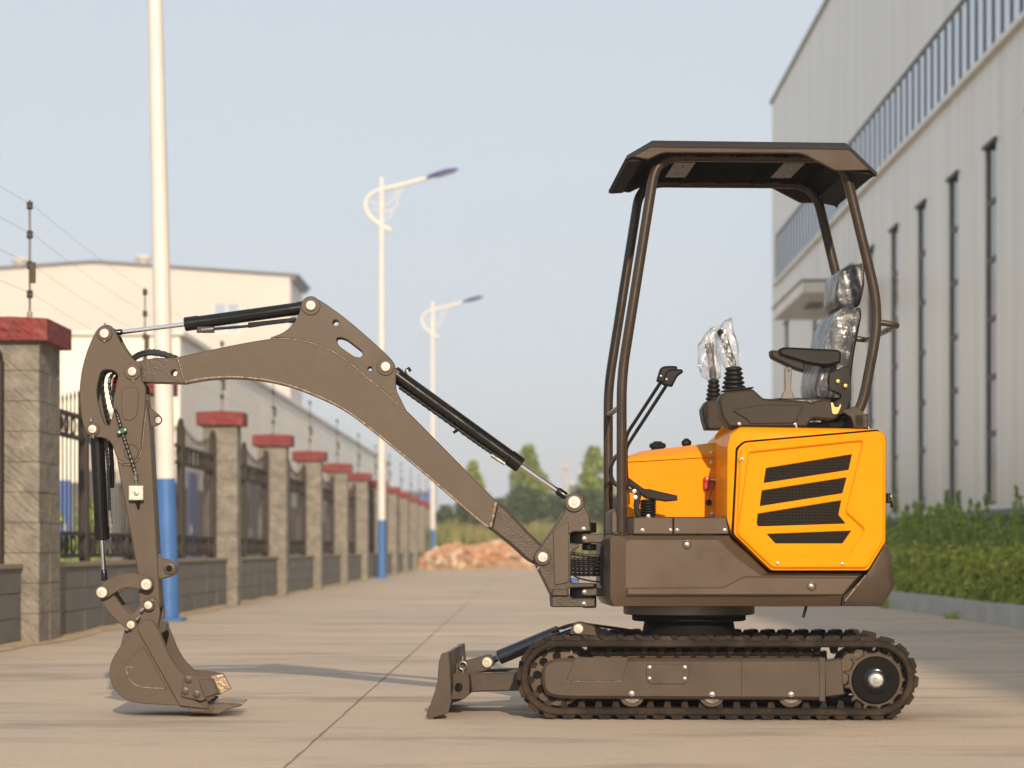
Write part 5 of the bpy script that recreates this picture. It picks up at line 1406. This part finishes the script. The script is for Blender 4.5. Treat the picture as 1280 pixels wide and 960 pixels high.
part('hose_pipe', hose([U.V(499, 484, -.03), U.V(546, 517.5, -.03), U.V(601, 557, -.03), U.V(629, 575, -.03)], .0068, 16), M['hose'], U, bc_)
part('hose_fitting', MB().cyl(U.V(614, 569, -.045), U.V(631, 580, -.045), .0085, .007, 10).cyl(U.V(508, 462, -.02), U.V(510, 466, -.02), .01), M['zinc'], U, bc_)
part('pipe_clip', MB().cyl(U.V(570, 541, -.03), U.V(568, 538, -.03), .010, None, 10).cyl(U.V(509, 460, -.01), U.V(512, 465, -.01), .011, None, 10).cyl(U.V(630, 578, -.04), U.V(636, 571, -.03), .010, None, 10), M['blackpaint'], U, bc_)
kc, B0, B1, d = cylinder('bucket_cylinder', (121.5, 546), (127.8, 675.5), .0315, (130.6, 726), .0095, 0)
part('hose_pipe', MB().tube([U.V(137.5, 548, -.02), U.V(140, 580, -.02), U.V(140, 610, -.02)], .0095, 8), M['blackpaint'], U, kc)
part('hydraulic_hose', hose([U.V(131, 547, -.035), U.V(134.5, 575, -.038), U.V(136, 610, -.038), U.V(137, 640, -.035)], .0065, 14), M['hose'], U, kc)
part('hose_fitting', MB().cyl(U.V(137, 638, -.038), U.V(138.5, 655, -.035), .0065, .0075, 8), M['zinc'], U, kc)

# ---------------------------------------------------------------- arm (stick)
AN = -.085
arm_o = [(131, 405, 8), (121, 411, 8), (110, 434, 20), (102, 461, 20), (99, 487, 20), (101, 520, 15), (107, 541, 8), (117, 546, 6), (133, 547.5, 8), (142, 560, 10), (146, 577, 6), (172, 717), (174, 757), (186, 767, 10), (200, 757, 6), (197, 718), (190, 590), (186, 535), (182, 505, 6), (181, 482, 4), (177, 476, 3), (177, 455, 4), (165, 448, 6), (152, 431, 10), (146, 418, 8), (140, 407, 6)]
hole_o = [(126, 464, 5), (133, 461.5, 5), (143, 463, 5), (149, 471, 5), (145, 485, 8), (141, 500, 8), (142, 516, 6), (136.5, 532, 3), (131, 531, 4), (124, 511, 10), (120, 488, 10)]
ar_plate_o = [p for p in arm_o]
arm = MB()
cheek = [(131, 405, 8), (121, 411, 8), (110, 434, 20), (102, 461, 20), (99, 487, 20), (101, 520, 15), (107, 541, 8), (117, 546, 6), (133, 547.5, 8), (141, 556, 10), (145, 572, 10), (156, 581, 10), (168, 579, 8), (176, 567, 10), (178, 540, 10), (182, 505, 8), (182, 482, 4), (177, 476, 3), (177, 455, 4), (165, 448, 6), (152, 431, 10), (146, 418, 8), (140, 407, 6)]
for y0, y1 in ((AN, AN + .024), (-AN - .024, -AN)):
    arm.prism(U.O(cheek, AN), y0, y1, holes=[U.O(hole_o, AN)], b=.003)
box_o = [(143, 552), (146, 577, 6), (172, 717), (173.5, 757, 3), (178, 764, 6), (193, 764, 6), (200, 757, 4), (197.5, 718), (190.5, 590), (187.5, 535), (183, 500), (172, 500)]
arm.prism(U.O(box_o, AN), AN + .014, -AN - .014, b=.004)
armo = part('dipper_arm', arm, M['brown'], U)
part('raised_pad', MB().prism(U.O([(152, 489, 6), (156, 484, 6), (170, 484, 6), (174, 490, 6), (172, 518, 6), (166, 525.5, 6), (156, 525.5, 6), (152, 520, 6)], AN), AN - .004, AN + .001, b=.0025), M['brown'], U, armo)
x, z = U.px(164, 565, AN)
part('pad_ring', MB().tube([(x + .029 * math.cos(a), AN - .001, z + .031 * math.sin(a)) for a in [2 * math.pi * k / 24 for k in range(25)]], .0025, 6, False), M['brown'], U, armo)
bead([(146, 574), (156, 582, 10), (168, 580, 8), (177, 567, 10), (179, 545, 10), (183, 510)], AN + .006, armo, r_=.002)
for y_ in (-.02,):
    part('lifting_ear', MB().prism(U.O([(181, 505, 2), (186, 508, 3), (200, 519, 5), (204, 525, 5), (199, 532, 5), (186, 534.5, 2)], y_), y_ - .01, y_ + .01, holes=[circ(*U.px(197.5, 525, y_), .0135, 14)], b=.003), M['brown'], U, armo)
    ear = part('thumb_ear', MB().prism(U.O([(196, 690, 2), (202, 698, 5), (214, 700, 6), (222, 707, 6), (221, 716, 6), (213, 721, 5), (200, 724.5, 3), (198, 724)], -.03), -.06, .06, b=.004), M['brown'], U, armo)
    x, z = U.px(211.5, 711, -.06)
    part('ear_hole', MB().lathe((x, -.0605, z), (0, -1, 0), [(0, .024), (.005, .023), (.006, .016), (.001, .015), (.001, 0)], 20), M['cast'], U, ear)
    part('ear_bore', MB().cyl((x, -.0612, z), (x, -.0622, z), .012, None, 16), M['gasket'], U, ear)
for u, v, rb, rp, y_ in ((130.7, 417, 9.5, 6, AN - .008), (115.8, 536.5, 8.5, 5.4, AN - .008)):
    boss(U, u, v, rb, y_, -y_, armo); pin(U, u, v, y_, 0, rp, armo)
for u0, v0, u1, v1 in ((131, 407, 131, 403.5), (131, 425, 130, 428), (116, 544, 117, 548), (114, 527, 113, 523), (166, 474, 167, 478)):
    part('grease_nipple', MB().cyl(U.V(u0, v0, AN - .004), U.V(u1, v1, AN - .006), .006, .003, 8), M['zinc'], U, armo)
# hoses at the arm
for pts, yl in (([(222, 447), (200, 441), (180, 440), (167, 446), (150, 458), (134, 462), (128, 480), (132, 510), (138, 530)], 0.01),
                ([(224, 450), (200, 443.5), (182, 443), (168, 449), (148, 462), (137, 475), (140, 500), (147, 520), (152.5, 539), (158, 556), (166, 580), (171, 598)], None),
                ([(222, 447), (196, 439), (176, 441), (160, 452), (146, 470), (142, 490), (145, 510), (152, 533)], .03)):
    P = []
    for k, (u, v) in enumerate(pts):
        y_ = yl if yl is not None else (-.01 if k < 5 else -.05 if k < 7 else AN - .012)
        P.append(U.V(u, v, y_))
    part('hydraulic_hose', hose(P, .0072, 8), M['hose'], U, armo)
gc = part('green_clamp', MB().prism(U.O([(146, 538, 2), (158, 534, 2), (160, 540, 2), (148, 544.5, 2)], AN), AN - .03, AN - .004, b=.003), M['green'], U, armo)
bolt(U, 149, 540.5, AN - .03, gc, .6); bolt(U, 156.5, 537.5, AN - .03, gc, .6)
vb = part('valve_block', MB().prism(U.O([(161.5, 607, 1), (180, 607, 1), (180, 625.5, 1), (161.5, 625.5, 1)], AN), AN - .02, AN + .016, b=.003), M['pinsteel'], U, armo)
pin(U, 170.5, 616, AN - .02, 0, 3, vb, 'plug', 'zinc')
for u, v in ((164, 609.5), (177.5, 609.5), (164, 623), (177.5, 623)): bolt(U, u, v, AN - .02, vb, .32)
part('hose_fitting', MB().cyl(U.V(169.5, 589, AN - .012), U.V(170, 600, AN - .012), .0075, None, 8).cyl(U.V(170, 600, AN - .012), U.V(170.5, 608, AN - .008), .005, None, 8), M['zinc'], U, armo)
part('drain_fitting', MB().cyl(U.V(172, 625, AN), U.V(172.5, 630, AN), .009, None, 8).cyl(U.V(172.5, 630, AN), U.V(173, 635, AN), .006, None, 8), M['blackpaint'], U, armo)

# ---------------------------------------------------------------- bucket linkage
LN = -.112
lk1 = [(122, 741, 6), (124, 734, 4), (132, 725, 6), (150, 716.5, 10), (172, 716, 8), (189, 722, 6), (192, 731, 8), (184, 740, 8), (174, 736.5, 6), (158, 733.5, 8), (143, 741, 6), (134, 748, 5), (126, 748.5, 5)]
lk2 = [(121.5, 742, 5), (127, 732.5, 5), (136, 735, 5), (142, 744, 5), (151, 757, 10), (163, 768, 4), (172, 776, 5), (171, 788, 6), (162, 790, 6), (150, 781, 10), (135, 766, 10), (125, 752, 8)]
for sg in (1, -1):
    y0, y1 = sorted((sg * LN, sg * (LN + .018)))
    l1 = part('link_bar', MB().prism(U.O(lk1, LN), y0, y1, b=.003), M['brown'], U)
    y0, y1 = sorted((sg * (LN + .024), sg * (LN + .045)))
    l2 = part('bucket_link', MB().prism(U.O(lk2, LN), y0, y1, b=.003), M['brown'], U)
    if sg == 1:
        for u, v in ((127.5, 740.5), (183, 730.5)):
            boss(U, u, v, 8.3, LN - .006, LN + .02, l1); pin(U, u, v, LN - .006, 0, 7, l1)
part('link_pin', MB().cyl(U.V(127.5, 740.5, LN, -.10), U.V(127.5, 740.5, LN, .10), .014), M['bare'], U)
# ---------------------------------------------------------------- bucket
KB = -.19                                  # near cheek of the bucket
sh = [(171, 783), (149, 810, 10), (139, 826, 14), (136, 842, 14), (141, 861, 14), (156, 873.5, 14), (172, 878.5, 10), (226, 882), (261, 886), (262, 890), (225, 890)]
bk_out = [(166, 787, 4), (152, 806, 6), (140, 823, 12), (135.5, 841, 12), (141, 861, 14), (154, 873.5, 12), (170, 879, 10), (226, 882.5), (262, 886), (256, 868, 2), (236, 846, 8), (220, 831, 8), (211, 816, 8), (199, 786, 6), (191, 774.5, 5), (180, 774, 5), (172, 781, 4)]
bucket = MB()
for y0, y1 in ((KB, KB + .014), (-KB - .014, -KB)):
    bucket.prism(U.O(bk_out, KB), y0, y1, b=.003)
# curved shell (back and floor)
sh_px = [(166, 787, 4), (152, 806, 6), (140, 823, 12), (135.5, 841, 12), (141, 861, 14), (154, 873.5, 12), (170, 879, 10), (226, 882.5)]
outer = U.O(sh_px + [(262, 886.5)], KB)
inn = [(x + .012 * nx_, z + .012 * nz_) for x, z, nx_, nz_ in []]
cxy = Vector(U.px(200, 840, KB))
oo = [Vector(p) for p in outer]; ii = [p + (cxy - p).normalized() * .012 for p in oo]
bucket.prism([(p.x, p.y) for p in oo + ii[::-1]], KB + .013, -KB - .013, b=0)
bko = part('bucket', bucket, M['brown'], U)
part('cheek_swage', MB().prism(U.O([(180, 808, 3), (158, 827, 10), (157, 842, 8), (166, 856, 8), (178, 860, 6), (209, 861.5, 2)], KB), KB - .0035, KB + .001, b=.0025), M['brown'], U, bko)
part('cheek_strap', MB().prism(U.O([(171, 785, 4), (180, 774.5, 5), (190, 774.5, 5), (198, 786, 6), (210.5, 816, 8), (219, 831, 8), (232, 845), (232, 868), (262, 886), (225, 882)], KB), KB - .012, KB + .0005, b=.003), M['brown'], U, bko)
bead([(158, 830, 10), (158, 842, 8), (166, 855, 8), (178, 859.5, 6), (208, 861)], KB - .001, bko, r_=.0022)
for sg in (1, -1):
    y0, y1 = sorted((sg * (KB - .026), sg * (KB - .0125)))
    sc2 = part('side_cutter', MB().prism(U.O([(231, 843, 2), (256, 845.5, 2), (268, 848, 1), (276, 867, 1), (262, 872, 2), (252, 876, 2), (226, 870, 3), (229, 856, 2)], KB), y0, y1, b=.003), M['brown'], U, bko)
    part('cutter_tip', MB().prism(U.O([(249, 849), (266, 847.5), (274, 866), (256, 872)], KB), *sorted((sg * (KB - .034), sg * (KB - .026))), b=.003), M['cast'], U, sc2)
    if sg == 1:
        for u, v in ((235.5, 849.5), (231.5, 864), (245.5, 868)):
            x, z = U.px(u, v, KB - .026)
            part('cutter_bolt', MB().lathe((x, KB - .026, z), (0, -1, 0), [(0, .016), (.004, .016), (.005, .011), (.010, .011), (.011, .007), (.0105, 0)], 12), M['cast'], U, sc2)
    else:
        part('far_tip', MB().prism(U.O([(262, 844), (279, 842), (289, 861), (272, 870)], KB + .38), -KB + .012, -KB + .034, b=.003), M['bare'], U, sc2)
part('lip_plate', MB().prism(U.O([(225, 880.5), (268, 884), (266, 890), (238, 890), (236, 886), (225, 884)], KB), KB + .002, -KB - .002, b=.002), M['brown'], U, bko)
for k in range(4):
    yc = KB + .03 + k * (-2 * KB - .06) / 3
    tp_ = U.O([(237, 885), (262, 881.5, 2), (276, 879, 2), (300, 880.5, 1), (302, 882.5, 1), (286, 887, 2), (273, 892.5, 1), (238, 891)], KB)
    x0_, z0_ = tp_[0]
    th_ = part('tooth', MB().prism(tp_, yc - .024, yc + .024, b=.004), M['bare'] if k else M['greasy'], U, bko)
    part('tooth_pin', MB().cyl(U.V(262, 880, KB, yc - .02), U.V(262, 876, KB, yc - .02), .007, None, 8), M['blackpaint'], U, th_)
# hinge plates between arm and bucket
for yy in (-.098, .086):
    part('hinge_plate', MB().prism(U.O([(150, 808), (156, 784, 8), (160, 772, 5), (172, 760, 5), (180, 749, 6), (190, 746, 6), (198, 752, 6), (200, 766, 4), (197, 785), (175, 815)], KB + .08), yy, yy + .014, b=.003), M['brown'], U, bko)
part('hinge_tube', MB().cyl(U.V(198, 783, -.05), U.V(198, 783, -.05, .08), .03), M['cast'], U, bko)
for u, v in ((185.5, 756.5), (163.8, 781)):
    boss(U, u, v, 7.5, -.118, .118, bko); pin(U, u, v, -.118, 0, 5.2, bko)
for u0, v0, u1, v1 in ((176, 764, 180, 760), (171, 775, 175, 770), (156, 786, 160, 788), (189, 749, 192, 752)):
    part('grease_nipple', MB().cyl(U.V(u0, v0, -.125), U.V(u1, v1, -.125), .007, .004, 8), M['zinc'], U, bko)

# ================================================================ HAZE
hz = MB().box(-410, 410, -160, 610, -1.2, 24, b=0)
m = bpy.data.materials.new('thin_haze'); m.use_nodes = True; nt = m.node_tree
nt.nodes.remove(nt.nodes['Principled BSDF'])
pv = nt.nodes.new('ShaderNodeVolumePrincipled')
pv.inputs['Color'].default_value = (0.93, 0.95, 1.0, 1)
pv.inputs['Density'].default_value = HAZE
pv.inputs['Anisotropy'].default_value = 0.0
nt.links.new(pv.outputs[0], nt.nodes['Material Output'].inputs['Volume'])
stuff(tag(obj('haze', hz, m), 'thin pale haze in the air over the whole yard', 'haze'))
